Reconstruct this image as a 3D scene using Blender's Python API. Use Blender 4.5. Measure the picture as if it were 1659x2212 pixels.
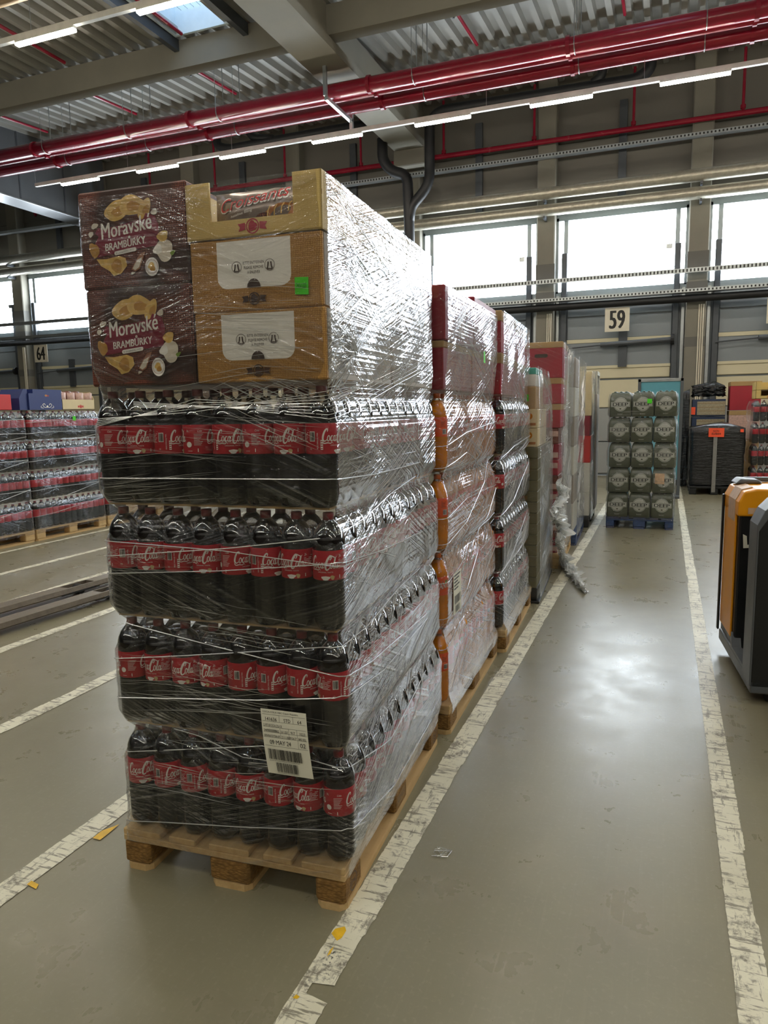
import bpy, math, random
from mathutils import Matrix, Vector
random.seed(7)
S = bpy.context.scene
COL = S.collection
for o in list(bpy.data.objects): bpy.data.objects.remove(o)

# ------------------------------------------------------------------ camera
PXW, PXH, FPX, CAMH = 1659, 2212, 1558.235, 1.52
RM = ((0.93223458, -0.03421469, 0.36023331), (0.36145202, 0.13498945, -0.92256723), (-0.01706235, 0.99025613, 0.1382088))
cam = bpy.data.cameras.new('camera'); camo = bpy.data.objects.new('camera', cam); COL.objects.link(camo)
cam.sensor_fit = 'VERTICAL'; cam.sensor_height = 24.0; cam.lens = FPX * 24.0 / PXH
cam.clip_start = 0.05; cam.clip_end = 200
m = Matrix.Identity(4)
for i in range(3):
    for j in range(3): m[i][j] = RM[i][j]
m[2][3] = CAMH
camo.matrix_world = m
S.camera = camo
def ray(px, py):
    v = ((px - PXW / 2) / FPX, -(py - PXH / 2) / FPX, -1.0)
    return [sum(RM[i][j] * v[j] for j in range(3)) for i in range(3)]
def on_y(px, py, Y): r = ray(px, py); t = Y / r[1]; return (r[0] * t, Y, CAMH + r[2] * t)
def on_z(px, py, Z): r = ray(px, py); t = (Z - CAMH) / r[2]; return (r[0] * t, r[1] * t, Z)
def on_x(px, py, X): r = ray(px, py); t = X / r[0]; return (X, r[1] * t, CAMH + r[2] * t)

# ------------------------------------------------------------------ world, exposure
S.view_settings.view_transform = 'Standard'; S.view_settings.look = 'None'
S.view_settings.gamma = 1.0; S.view_settings.use_curve_mapping = False
S.view_settings.exposure = 0.3
W = bpy.data.worlds.new('overcast_sky'); S.world = W; W.use_nodes = True
W.node_tree.nodes['Background'].inputs[0].default_value = (0.80, 0.90, 1.0, 1); W.node_tree.nodes['Background'].inputs[1].default_value = 1.0
WINDOW_GLOW, SKYLIGHT_GLOW, LAMP_GLOW = 17.0, 2.6, 74.0

# ------------------------------------------------------------------ materials
def lin(c):
    if isinstance(c, str): c = [int(c[i:i + 2], 16) / 255 for i in (0, 2, 4)]
    return tuple(x / 12.92 if x <= .04045 else ((x + .055) / 1.055) ** 2.4 for x in c[:3])
class NT:
    def __init__(s, name):
        s.m = bpy.data.materials.new(name); s.m.use_nodes = True; s.t = s.m.node_tree; s.t.nodes.clear()
        s.out = s.n('ShaderNodeOutputMaterial')
    def n(s, ty, **kw):
        nd = s.t.nodes.new(ty)
        for k, v in kw.items():
            if k.startswith('_'): setattr(nd, k[1:], v)
        return nd
    def set(s, nd, **kw):
        for k, v in kw.items(): s.put(nd, k.replace('_', ' '), v)
        return nd
    def put(s, nd, k, v):
        inp = nd.inputs[k]
        if hasattr(v, 'is_output') or isinstance(v, bpy.types.NodeSocket): s.t.links.new(v, inp)
        elif isinstance(v, (tuple, list)) and len(v) == 3 and inp.type == 'RGBA': inp.default_value = (*v, 1)
        else: inp.default_value = v
    def coord(s, kind='Object'): return s.n('ShaderNodeTexCoord').outputs[kind]
    def mapping(s, vec, scale=(1, 1, 1), rot=(0, 0, 0), loc=(0, 0, 0)):
        nd = s.n('ShaderNodeMapping'); s.put(nd, 'Vector', vec); s.put(nd, 'Scale', scale); s.put(nd, 'Rotation', rot); s.put(nd, 'Location', loc)
        return nd.outputs[0]
    def noise(s, vec, scale=5, detail=3, rough=.55):
        nd = s.n('ShaderNodeTexNoise'); s.put(nd, 'Vector', vec); s.put(nd, 'Scale', scale); s.put(nd, 'Detail', detail); s.put(nd, 'Roughness', rough)
        return nd.outputs[0]
    def rng(s, v, a, b, c=0., d=1.):
        nd = s.n('ShaderNodeMapRange'); s.put(nd, 'Value', v); s.put(nd, 'From Min', a); s.put(nd, 'From Max', b); s.put(nd, 'To Min', c); s.put(nd, 'To Max', d)
        return nd.outputs[0]
    def math(s, op, a, b=0.0, clamp=False):
        nd = s.n('ShaderNodeMath', _operation=op, _use_clamp=clamp); s.put(nd, 0, a); s.put(nd, 1, b); return nd.outputs[0]
    def mix(s, f, a, b):
        nd = s.n('ShaderNodeMix', _data_type='RGBA'); s.put(nd, 0, f)
        for k, v in ((6, a), (7, b)):
            if isinstance(v, (tuple, list)): nd.inputs[k].default_value = (*v[:3], 1)
            else: s.t.links.new(v, nd.inputs[k])
        return nd.outputs[2]
    def bump(s, h, strength=.3, dist=.01):
        nd = s.n('ShaderNodeBump'); s.put(nd, 'Height', h); s.put(nd, 'Strength', strength); s.put(nd, 'Distance', dist); return nd.outputs[0]
    def principled(s, **kw):
        nd = s.n('ShaderNodeBsdfPrincipled'); s.set(nd, **kw); s.t.links.new(nd.outputs[0], s.out.inputs[0]); return nd
    def surf(s, sh): s.t.links.new(sh, s.out.inputs[0]); return s.m
MATS = {}
def pm(name, col, rough=.5, metal=0., var=.12, scale=6., bump=0., stretch=(1, 1, 1), spec=.5):
    if name in MATS: return MATS[name]
    t = NT(name); c = lin(col)
    co = t.mapping(t.coord(), stretch)
    nz = t.noise(co, scale, 4, .6)
    f = t.rng(nz, .3, .7)
    cc = t.mix(f, tuple(x * (1 - var) for x in c), tuple(min(1, x * (1 + var)) for x in c))
    kw = dict(Base_Color=cc, Roughness=t.rng(nz, .3, .7, max(.02, rough * .85), min(1, rough * 1.15)), Metallic=metal)
    p = t.principled(**kw); t.put(p, 'Specular IOR Level', spec)
    if bump: t.put(p, 'Normal', t.bump(t.noise(co, scale * 4, 3), bump, .01))
    MATS[name] = t.m; return t.m
def emit(name, col, strength):
    t = NT(name); e = t.n('ShaderNodeEmission'); t.set(e, Color=col, Strength=strength); MATS[name] = t.m; return t.surf(e.outputs[0])

def floor_mat():
    t = NT('polished_concrete'); co = t.coord()
    big = t.noise(co, .55, 4, .6); mid = t.noise(co, 4, 5, .65); fine = t.noise(co, 60, 3, .6)
    scr = t.noise(t.mapping(co, (26, .7, 1), (0, 0, .5)), 3, 3, .6); scr2 = t.noise(t.mapping(co, (.8, 30, 1), (0, 0, .2)), 3, 3, .6)
    c = t.mix(t.rng(big, .3, .7), lin('7b7660'), lin('89836c'))
    c = t.mix(t.math('MULTIPLY', t.rng(mid, .3, .8), .22), c, lin('6b6651'))
    c = t.mix(t.math('MULTIPLY', t.rng(fine, .55, .8), .25), c, lin('a39b88'))
    sc = t.math('MULTIPLY', t.rng(scr, .55, .9), .15)
    c = t.mix(sc, c, lin('a8a08c'))
    c = t.mix(t.math('MULTIPLY', t.rng(scr2, .58, .9), .12), c, lin('5d5648'))
    r = t.math('ADD', t.rng(mid, .3, .7, .25, .36), t.math('MULTIPLY', sc, .3))
    p = t.principled(Base_Color=c, Roughness=r)
    t.put(p, 'Normal', t.bump(t.math('ADD', t.math('MULTIPLY', mid, .22), t.math('MULTIPLY', fine, .12)), .12, .01))
    return t.m
def paint_mat():
    t = NT('worn_white_floor_paint'); co = t.coord()
    wear = t.noise(co, 9, 6, .75); crack = t.noise(t.mapping(co, (3, 22, 1), (0, 0, .25)), 2.2, 5, .7); crack2 = t.noise(t.mapping(co, (20, 3, 1), (0, 0, .5)), 2.0, 5, .7)
    dirt = t.noise(co, 2.4, 4, .6); sp = t.noise(co, 90, 2, .6)
    c = t.mix(t.rng(dirt, .35, .75), lin('e6e2cc'), lin('c9c4ac'))
    c = t.mix(t.math('MULTIPLY', t.rng(crack, .545, .60), .8), c, lin('6d6656'))
    c = t.mix(t.math('MULTIPLY', t.rng(crack2, .57, .62), .7), c, lin('77705f'))
    w2 = t.math('MULTIPLY', t.rng(wear, .53, .62), t.rng(sp, .38, .55, .25, 1.))
    c = t.mix(w2, c, lin('80796a'))
    c = t.mix(t.math('MULTIPLY', t.rng(t.noise(co, 5.2, 5, .7), .62, .70), t.rng(sp, .45, .55)), c, lin('2c2a26'))
    t.principled(Base_Color=c, Roughness=t.rng(wear, .3, .7, .35, .55)); return t.m
def wood_mat(name, a, b, rough=.7, sc=1.):
    t = NT(name); co = t.coord()
    oi = t.n('ShaderNodeObjectInfo').outputs['Random']
    ad = t.n('ShaderNodeVectorMath', _operation='ADD'); t.put(ad, 0, co)
    cx = t.n('ShaderNodeCombineXYZ'); t.put(cx, 0, t.math('MULTIPLY', oi, 9.)); t.put(cx, 1, t.math('MULTIPLY', oi, 5.)); t.put(ad, 1, cx.outputs[0])
    v = ad.outputs[0]
    g = t.noise(t.mapping(v, (38 * sc, 2.2 * sc, 30 * sc)), 1., 5, .65); d = t.noise(v, 6 * sc, 4, .6); k = t.noise(v, 2.2, 2)
    c = t.mix(t.rng(g, .3, .7), lin(a), lin(b)); c = t.mix(t.math('MULTIPLY', t.rng(d, .55, .8), .35), c, lin('6e5838'))
    c = t.mix(t.math('MULTIPLY', oi, .25), c, lin('a08658'))
    p = t.principled(Base_Color=c, Roughness=rough); t.put(p, 'Normal', t.bump(g, .25, .004)); return t.m
def chip_mat():
    t = NT('pressed_chip_block'); co = t.coord()
    v = t.n('ShaderNodeTexVoronoi'); t.put(v, 'Vector', t.mapping(co, (1, 1, 2.2))); t.put(v, 'Scale', 70.)
    n = t.noise(co, 12, 4, .65)
    c = t.mix(t.rng(v.outputs['Distance'], .1, .7), lin('96713a'), lin('7a5828')); c = t.mix(t.math('MULTIPLY', t.rng(n, .45, .7), .6), c, lin('54401f'))
    p = t.principled(Base_Color=c, Roughness=.85); t.put(p, 'Normal', t.bump(v.outputs['Distance'], .5, .006)); return t.m
def weave_mat(name, a, b, freq=190., mixlow=None):
    t = NT(name); co = t.coord()
    w1 = t.n('ShaderNodeTexWave', _bands_direction='X'); t.put(w1, 'Vector', co); t.put(w1, 'Scale', freq / 6.283 * 1.0); t.put(w1, 'Distortion', 3.5); t.put(w1, 'Detail Scale', 3.)
    w2 = t.n('ShaderNodeTexWave', _bands_direction='Z'); t.put(w2, 'Vector', co); t.put(w2, 'Scale', freq / 6.283 * 1.0); t.put(w2, 'Distortion', 3.5); t.put(w2, 'Detail Scale', 3.)
    mu = t.math('MULTIPLY', w1.outputs['Fac'], w2.outputs['Fac']); n = t.noise(co, 7, 4, .6)
    c = t.mix(t.rng(mu, 0, .5), lin(a), lin(b))
    c = t.mix(t.math('MULTIPLY', t.rng(n, .4, .7), .4), c, lin(a))
    if mixlow: c = t.mix(t.rng(t.noise(t.mapping(co, (3, 1, 4)), 1.1, 2), .48, .56), c, lin(mixlow))
    t.principled(Base_Color=c, Roughness=.55); return t.m
def film_mat(name, tint=(1, 1, 1), dens=1., haze=.008, gl=3.0, rough=.12):
    """stretch film: clear plastic layers, wrinkled along the winding direction"""
    t = NT(name); uv = t.coord('UV')
    n1 = t.noise(t.mapping(uv, (.6, 75, 1), (0, 0, .02)), 1., 2, .5)
    n2 = t.noise(t.mapping(t.mapping(uv, (1, 1, 1), (0, 0, -.30)), (.8, 105, 1)), 1., 2, .5)
    n3 = t.noise(t.mapping(t.mapping(uv, (1, 1, 1), (0, 0, -.55 + .97)), (.8, 85, 1)), 1., 2, .5)
    msk = t.rng(t.noise(uv, 2.3, 2), .44, .56); msk2 = t.rng(t.noise(t.mapping(uv, (1, 1, 1), (0, 0, 0), (7, 3, 0)), 2.6, 3), .40, .62)
    lump = t.noise(uv, 9, 3, .5)
    md = t.math('ADD', t.math('MULTIPLY', n2, msk), t.math('MULTIPLY', n3, t.math('SUBTRACT', 1., msk)))
    amp = t.rng(msk2, 0, 1, .22, 1.)
    hgt = t.math('ADD', t.math('MULTIPLY', t.math('ADD', n1, t.math('MULTIPLY', md, 1.2)), amp), t.math('MULTIPLY', lump, .22))
    nrm = t.bump(hgt, .42, .02)
    fr = t.n('ShaderNodeFresnel'); t.put(fr, 'IOR', 1.45); t.put(fr, 'Normal', nrm)
    ang = t.rng(fr.outputs[0], .040, .12, .22, 1.)
    st = t.math('MULTIPLY', t.math('MULTIPLY', t.rng(md, .54, .64), ang), t.math('MULTIPLY', amp, .36 * dens))
    fac = t.math('ADD', t.rng(fr.outputs[0], .036, .17, .013 * gl, .165 * gl), st, True)
    fac = t.math('MINIMUM', fac, .86)
    g = t.n('ShaderNodeBsdfGlossy'); t.set(g, Color=(.93, .95, 1.0), Roughness=rough); t.put(g, 'Normal', nrm)
    tr = t.n('ShaderNodeBsdfTransparent'); t.set(tr, Color=tint)
    df = t.n('ShaderNodeBsdfDiffuse'); t.set(df, Color=(.75, .76, .76)); t.put(df, 'Normal', nrm)
    m0 = t.n('ShaderNodeMixShader'); t.put(m0, 0, t.math('ADD', t.math('ADD', t.math('MULTIPLY', st, .8), haze), t.rng(fr.outputs[0], .045, .17, 0., .10))); t.t.links.new(tr.outputs[0], m0.inputs[1]); t.t.links.new(df.outputs[0], m0.inputs[2])
    m1 = t.n('ShaderNodeMixShader'); t.put(m1, 0, fac); t.t.links.new(m0.outputs[0], m1.inputs[1]); t.t.links.new(g.outputs[0], m1.inputs[2])
    return t.surf(m1.outputs[0])
def clear_mat(name, tint, gl=1.6, rough=.06, haze=.0):
    t = NT(name); fr = t.n('ShaderNodeFresnel'); t.put(fr, 'IOR', 1.5)
    g = t.n('ShaderNodeBsdfGlossy'); t.set(g, Color=(1, 1, 1), Roughness=rough)
    tr = t.n('ShaderNodeBsdfTransparent'); t.set(tr, Color=tint)
    m1 = t.n('ShaderNodeMixShader'); t.put(m1, 0, t.math('ADD', t.math('MULTIPLY', fr.outputs[0], gl, True), haze, True)); t.t.links.new(tr.outputs[0], m1.inputs[1]); t.t.links.new(g.outputs[0], m1.inputs[2])
    return t.surf(m1.outputs[0])
def strand_mat():
    t = NT('twisted_film_strand'); g = t.n('ShaderNodeBsdfGlossy'); t.set(g, Color=(.95, .96, 1), Roughness=.2)
    d = t.n('ShaderNodeBsdfDiffuse'); t.set(d, Color=(.62, .62, .58)); tr = t.n('ShaderNodeBsdfTransparent')
    a = t.n('ShaderNodeMixShader'); t.put(a, 0, .45); t.t.links.new(d.outputs[0], a.inputs[1]); t.t.links.new(g.outputs[0], a.inputs[2])
    b = t.n('ShaderNodeMixShader'); t.put(b, 0, .72); t.t.links.new(tr.outputs[0], b.inputs[1]); t.t.links.new(a.outputs[0], b.inputs[2])
    return t.surf(b.outputs[0])

def milky():
    t = NT('milky_crumpled_film'); d = t.n('ShaderNodeBsdfDiffuse'); t.set(d, Color=(.85, .86, .84)); l = t.n('ShaderNodeBsdfTranslucent'); t.set(l, Color=(.85, .86, .84)); g = t.n('ShaderNodeBsdfGlossy'); t.set(g, Roughness=.25); tr = t.n('ShaderNodeBsdfTransparent')
    def mx(f, a, b):
        q = t.n('ShaderNodeMixShader'); t.put(q, 0, f); t.t.links.new(a.outputs[0], q.inputs[1]); t.t.links.new(b.outputs[0], q.inputs[2]); return q
    return t.surf(mx(.42, mx(.22, mx(.4, d, l), g), tr).outputs[0])
M = dict(
    floor=floor_mat(), paint=paint_mat(), wood=wood_mat('pallet_board', 'd2b482', 'bd9b66'), wood_dark=wood_mat('dirty_pallet_board', '9c8058', '7d6340'),
    chip=chip_mat(), blue_wood=wood_mat('blue_painted_board', '2a4d80', '1f3a63'), black_plastic=pm('black_plastic', '1b1c1d', .5),
    yellow_paint=pm('old_yellow_paint', 'e0b21c', .5, var=.15, scale=30),
    concrete=pm('precast_concrete', '7d796e', .8, var=.1, scale=1.6, bump=.1), concrete_d=pm('grey_concrete', '65635e', .8, var=.1, scale=1.6, bump=.1),
    panel=pm('wall_panel_coat', '6c6860', .6, var=.05, scale=.8), deck=pm('galvanised_roof_deck', '94928b', .4, .15, var=.08, scale=1.4), galv=pm('galvanised_steel', 'a9adae', .35, .8, var=.1, scale=9),
    dark_steel=pm('dark_grey_steel', '4b4f54', .5, .2), grey_coat=pm('grey_door_coat', '7f858a', .35, var=.06, scale=1.2), cream=pm('cream_door_coat', 'cfc6a8', .45, var=.05, scale=1),
    door_grey=pm('door_panel_light_grey', '989a99', .4, var=.06, scale=1), frame=pm('window_frame_grey', '8f989b', .4, .3, var=.05), red=pm('sprinkler_red_paint', '901a30', .24, var=.1, scale=3), black=pm('black_pipe_wrap', '16171a', .55, var=.2, scale=4),
    alu=pm('crinkled_pipe_foil', 'aaa596', .36, .6, var=.15, scale=14, bump=.35), signm=pm('sign_board_cream', 'd9d2c0', .5, var=.04), ink=pm('black_ink', '151412', .5, var=.05),
    lamp=emit('led_glow', (1.0, .93, .78), LAMP_GLOW), window=emit('daylit_pane', (.84, .93, 1.0), WINDOW_GLOW), sky=emit('daylit_skylight', (.55, .72, .95), SKYLIGHT_GLOW),
    clad=pm('dark_sheet_cladding', '6c6f73', .35, .4, var=.08, scale=1.5), white_metal=pm('white_lamp_housing', 'd6d7d3', .4), pale=pm('pale_skylight_curb', 'cfdde4', .5, var=.04),
    cola=pm('cola_drink', '0d0706', .09, var=.1, spec=.6), orange=pm('orange_drink', 'c87a12', .12, var=.12, scale=20), cap=pm('dark_red_cap', '6a1c20', .4), ocap=pm('orange_cap', 'b2540f', .4), pet=clear_mat('clear_bottle_plastic', (.90, .90, .90), 2.2, .06, .02),
    label=pm('red_bottle_label', 'b01626', .35, var=.05, scale=20), white=pm('white_print', 'e9e6df', .5, var=.02), olabel=pm('orange_bottle_label', 'e2561a', .35), gold=pm('pale_gold_print', 'c9b27e', .5),
    film=film_mat('stretch_film'), film_thin=film_mat('thin_stretch_film', gl=2.2, dens=.7, haze=.02), strand=strand_mat(), film_loose=milky(),
    kraft=pm('kraft_cardboard', 'a98a5c', .75, var=.07, scale=12), kraft_d=pm('kraft_cut_edge', '8a6d44', .8), tray=weave_mat('yellow_kraft_tray_board', 'c4a862', 'd8be7c', 420.), burlap=weave_mat('printed_burlap_kraft', '94692f', 'c79b55', 380.),
    choc=weave_mat('printed_brown_burlap', '421a12', '854732', 340., '33180f'), maroon=pm('maroon_print', '7c1733', .5, var=.05), chipy=pm('potato_chip_print', 'd9b565', .55, var=.18, scale=40), chipd=pm('dark_chip_print', 'b98b3c', .55, var=.15, scale=40), garlic=pm('garlic_print', 'd8cfbf', .5, var=.08, scale=30), brownprint=pm('dark_brown_print', '3a2418', .5),
    leafprint=pm('herb_green_print', '6f8a2e', .5), flour=pm('meat_print', '9c6a4e', .5), greysilver=pm('silver_brown_wrapper', '8d7f76', .22, .35, var=.25, scale=18), croi=pm('croissant_print', 'b3743a', .4, var=.25, scale=40),
    note=pm('neon_green_note', '4ed821', .6, var=.02), orange_note=pm('neon_orange_note', 'ff5a32', .6, var=.02), paper=pm('white_label_paper', 'dcdac9', .55, var=.03), redbox=pm('red_printed_card', 'a02030', .5, var=.06), redbox2=pm('crimson_printed_card', '8c1a2c', .5, var=.06), whitebox=pm('white_carton', 'd2d0c6', .6, var=.04), greybox=pm('grey_carton', 'a79f95', .65, var=.05), bluebox=pm('navy_printed_card', '26356f', .45, var=.06), creambox=pm('cream_printed_card', 'd9c79c', .55, var=.04), bred=pm('bright_red_card', 'c62a26', .5, var=.04), olive=pm('olive_tray_board', '6c6544', .6, var=.12, scale=14), teal=pm('teal_plastic', '3d9a86', .4), tealp=pm('teal_blue_panel', '5d9fb0', .5, var=.05),
    green=pm('dark_green_bottle_wrap', '24392a', .2, var=.2, scale=12), greenw=pm('olive_pack_print', '555a48', .22, var=.15, scale=9), badge=pm('silver_badge_print', 'bdbeb4', .4, var=.06), blackfilm=None, navyplastic=pm('navy_crate_plastic', '27344f', .4), tyre=pm('black_rubber', '141414', .7), fork=pm('worn_fork_steel', '73695b', .5, .35, var=.2, scale=14, bump=.15), tyel=pm('truck_yellow_paint', 'e59a14', .32, var=.05), tape=pm('peeling_brown_tape', 'bfa184', .5, var=.2, scale=25), tgrey=pm('truck_grey_plastic', '55595d', .42, var=.06), tblack=pm('truck_black_paint', '17191b', .38, var=.1), bag=pm('pale_grey_strap', '86837f', .5, var=.15, scale=30), snack=pm('brown_snack_wrapper', '6d3a2c', .3, var=.4, scale=30), pink=pm('pink_wrapper', 'c9a79a', .35, var=.2, scale=30), beige=pm('brick_pack_print', '9a8f76', .4, var=.3, scale=60), clearsheet=clear_mat('clear_pack_film', (.95, .95, .95), 2., .12, .03))
def black_film():
    t = NT('black_stretch_film'); co = t.coord(); n = t.noise(t.mapping(co, (4, 4, 38)), 1., 4, .6); n2 = t.noise(co, 8, 3)
    p = t.principled(Base_Color=lin('101113'), Roughness=.22); t.put(p, 'Normal', t.bump(t.math('ADD', n, n2), .7, .02)); return t.m
M['blackfilm'] = black_film()

# ------------------------------------------------------------------ mesh helpers
class MB:
    def __init__(s): s.v = []; s.f = []; s.mi = []; s.mats = []; s.smooth = False; s.uv = None
    def slot(s, mat):
        if mat not in s.mats: s.mats.append(mat)
        return s.mats.index(mat)
    def add(s, vs, fs, mat=None, tf=None):
        b = len(s.v); s.v += [tuple(tf(v)) if tf else tuple(v) for v in vs]; s.f += [tuple(i + b for i in f) for f in fs]
        k = s.slot(mat) if mat else 0
        s.mi += [k] * len(fs); return s
    def box(s, x0, x1, y0, y1, z0, z1, ch=0., mat=None, tf=None):
        if ch <= 0:
            v = [(x, y, z) for z in (z0, z1) for y in (y0, y1) for x in (x0, x1)]
            return s.add(v, [(0, 2, 3, 1), (4, 5, 7, 6), (0, 1, 5, 4), (2, 6, 7, 3), (0, 4, 6, 2), (1, 3, 7, 5)], mat, tf)
        L = ((x0, x1), (y0, y1), (z0, z1)); v = []; idx = {}
        for a in (0, 1):
            for b in (0, 1):
                for c in (0, 1):
                    sg = (a, b, c)
                    for ax in range(3):
                        p = [L[k][sg[k]] + (0 if k == ax else (ch if sg[k] == 0 else -ch)) for k in range(3)]
                        idx[(a, b, c, ax)] = len(v); v.append(p)
        f = []
        for ax in range(3):
            o1, o2 = (ax + 1) % 3, (ax + 2) % 3
            for sd in (0, 1):
                q = []
                for (i, j) in ((0, 0), (1, 0), (1, 1), (0, 1)):
                    k = [0, 0, 0]; k[ax] = sd; k[o1] = i; k[o2] = j; q.append(idx[(*k, ax)])
                f.append(tuple(q) if sd else tuple(q[::-1]))
            for i in (0, 1):
                for j in (0, 1):
                    k0 = [0, 0, 0]; k0[o1] = i; k0[o2] = j; k1 = list(k0); k1[ax] = 1
                    q = (idx[(*k0, o1)], idx[(*k1, o1)], idx[(*k1, o2)], idx[(*k0, o2)])
                    f.append(q if i != j else q[::-1])
        for a in (0, 1):
            for b in (0, 1):
                for c in (0, 1):
                    q = (idx[(a, b, c, 0)], idx[(a, b, c, 1)], idx[(a, b, c, 2)])
                    f.append(q if (a + b + c) % 2 else q[::-1])
        return s.add(v, f, mat, tf)
    def tube(s, pts, r, n=10, cap=True, mat=None, taper=None):
        P = [Vector(p) for p in pts]; v = []; f = []; N = None
        for i, p in enumerate(P):
            d = ((P[min(i + 1, len(P) - 1)] - P[max(i - 1, 0)])).normalized()
            if N is None:
                N = d.orthogonal().normalized()
            else:
                N = (N - d * N.dot(d)); N = N.normalized() if N.length > 1e-6 else d.orthogonal().normalized()
            B = d.cross(N); rr = r if taper is None else r * taper(i / max(1, len(P) - 1))
            for k in range(n):
                a = 2 * math.pi * k / n; v.append(p + (N * math.cos(a) + B * math.sin(a)) * rr)
        for i in range(len(P) - 1):
            for k in range(n): f.append((i * n + k, i * n + (k + 1) % n, (i + 1) * n + (k + 1) % n, (i + 1) * n + k))
        if cap: f.append(tuple(range(n))[::-1]); f.append(tuple((len(P) - 1) * n + k for k in range(n)))
        return s.add(v, f, mat)
    def lathe(s, prof, n=20, mat=None, mod=None, c=(0, 0, 0), cap=(True, True)):
        v = []; f = []
        for (r, z) in prof:
            for k in range(n):
                a = 2 * math.pi * k / n; rr = r * (mod(a, z) if mod else 1)
                v.append((c[0] + rr * math.cos(a), c[1] + rr * math.sin(a), c[2] + z))
        for i in range(len(prof) - 1):
            for k in range(n): f.append((i * n + k, i * n + (k + 1) % n, (i + 1) * n + (k + 1) % n, (i + 1) * n + k))
        if cap[0]: f.append(tuple(range(n))[::-1])
        if cap[1]: f.append(tuple((len(prof) - 1) * n + k for k in range(n)))
        return s.add(v, f, mat)
    def prism(s, poly, a0, a1, axis='y', mat=None, tf=None):
        def mk(p, a): return {'y': (p[0], a, p[1]), 'z': (p[0], p[1], a), 'x': (a, p[0], p[1])}[axis]
        n = len(poly); v = [mk(p, a0) for p in poly] + [mk(p, a1) for p in poly]
        f = [tuple(range(n)), tuple(range(2 * n - 1, n - 1, -1))] + [(i, i + n, (i + 1) % n + n, (i + 1) % n) for i in range(n)]
        return s.add(v, f, mat, tf)
    def mesh(s, name):
        me = bpy.data.meshes.new(name); me.from_pydata(s.v, [], s.f)
        if s.uv is not None:
            ul = me.uv_layers.new(name='UVMap')
            for lp in me.loops: ul.data[lp.index].uv = s.uv[lp.vertex_index]
        if s.smooth: me.shade_smooth()
        return me
def link(name, me, mats=None, parent=None, loc=None, rz=0.):
    o = bpy.data.objects.new(name, me)
    if mats and not me.materials:
        for q in (mats if isinstance(mats, (list, tuple)) else [mats]): me.materials.append(q)
    COL.objects.link(o)
    if parent is not None: o.parent = parent
    if loc is not None: o.location = loc
    if rz: o.rotation_euler = (0, 0, rz)
    return o
def fixn(me):
    import bmesh
    b = bmesh.new(); b.from_mesh(me); bmesh.ops.recalc_face_normals(b, faces=b.faces[:]); b.to_mesh(me); b.free()
def build(mb, name, mat=None, parent=None, loc=None, rz=0., recalc=True):
    me = mb.mesh(name)
    if mb.mats:
        for q in mb.mats: me.materials.append(q)
        me.polygons.foreach_set('material_index', mb.mi)
    elif mat: me.materials.append(mat)
    if recalc: fixn(me)
    return link(name, me, None, parent, loc, rz)
def tag(o, label=None, cat=None, group=None, kind=None):
    if label: o['label'] = label
    if cat: o['category'] = cat
    if group: o['group'] = group
    if kind: o['kind'] = kind
    return o
def thing(name, label, cat, loc=(0, 0, 0), rz=0., group=None):
    o = bpy.data.objects.new(name, None); COL.objects.link(o); o.location = loc; o.rotation_euler = (0, 0, rz); o.empty_display_size = .1
    return tag(o, label, cat, group)
def struct(o): o['kind'] = 'structure'; return o
ORD = ['first', 'second', 'third', 'fourth', 'fifth', 'sixth', 'seventh', 'eighth', 'ninth', 'tenth', 'eleventh', 'twelfth', 'thirteenth', 'fourteenth']

# ------------------------------------------------------------------ lettering helpers
TXT = {}
def text2d(s):
    if s in TXT: return TXT[s]
    cu = bpy.data.curves.new('t', 'FONT'); cu.body = s; cu.resolution_u = 3; cu.fill_mode = 'FRONT'
    o = bpy.data.objects.new('t', cu); COL.objects.link(o)
    me = o.to_mesh(); v = [(p.co.x, p.co.y) for p in me.vertices]; f = [tuple(p.vertices) for p in me.polygons]; o.to_mesh_clear()
    bpy.data.objects.remove(o); bpy.data.curves.remove(cu)
    x0 = min(p[0] for p in v); x1 = max(p[0] for p in v); y0 = min(p[1] for p in v); y1 = max(p[1] for p in v)
    TXT[s] = ([((x - x0) / (x1 - x0), (y - y0) / (y1 - y0)) for x, y in v], f); return TXT[s]
def catmull(pts, seg=6):
    out = []
    for i in range(len(pts) - 1):
        p0 = pts[max(0, i - 1)]; p1 = pts[i]; p2 = pts[i + 1]; p3 = pts[min(len(pts) - 1, i + 2)]
        for k in range(seg):
            t = k / seg
            out.append(tuple(.5 * (2 * p1[j] + (p2[j] - p0[j]) * t + (2 * p0[j] - 5 * p1[j] + 4 * p2[j] - p3[j]) * t * t + (3 * p1[j] - p0[j] - 3 * p2[j] + p3[j]) * t ** 3) for j in range(2)))
    out.append(pts[-1]); return out
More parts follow.
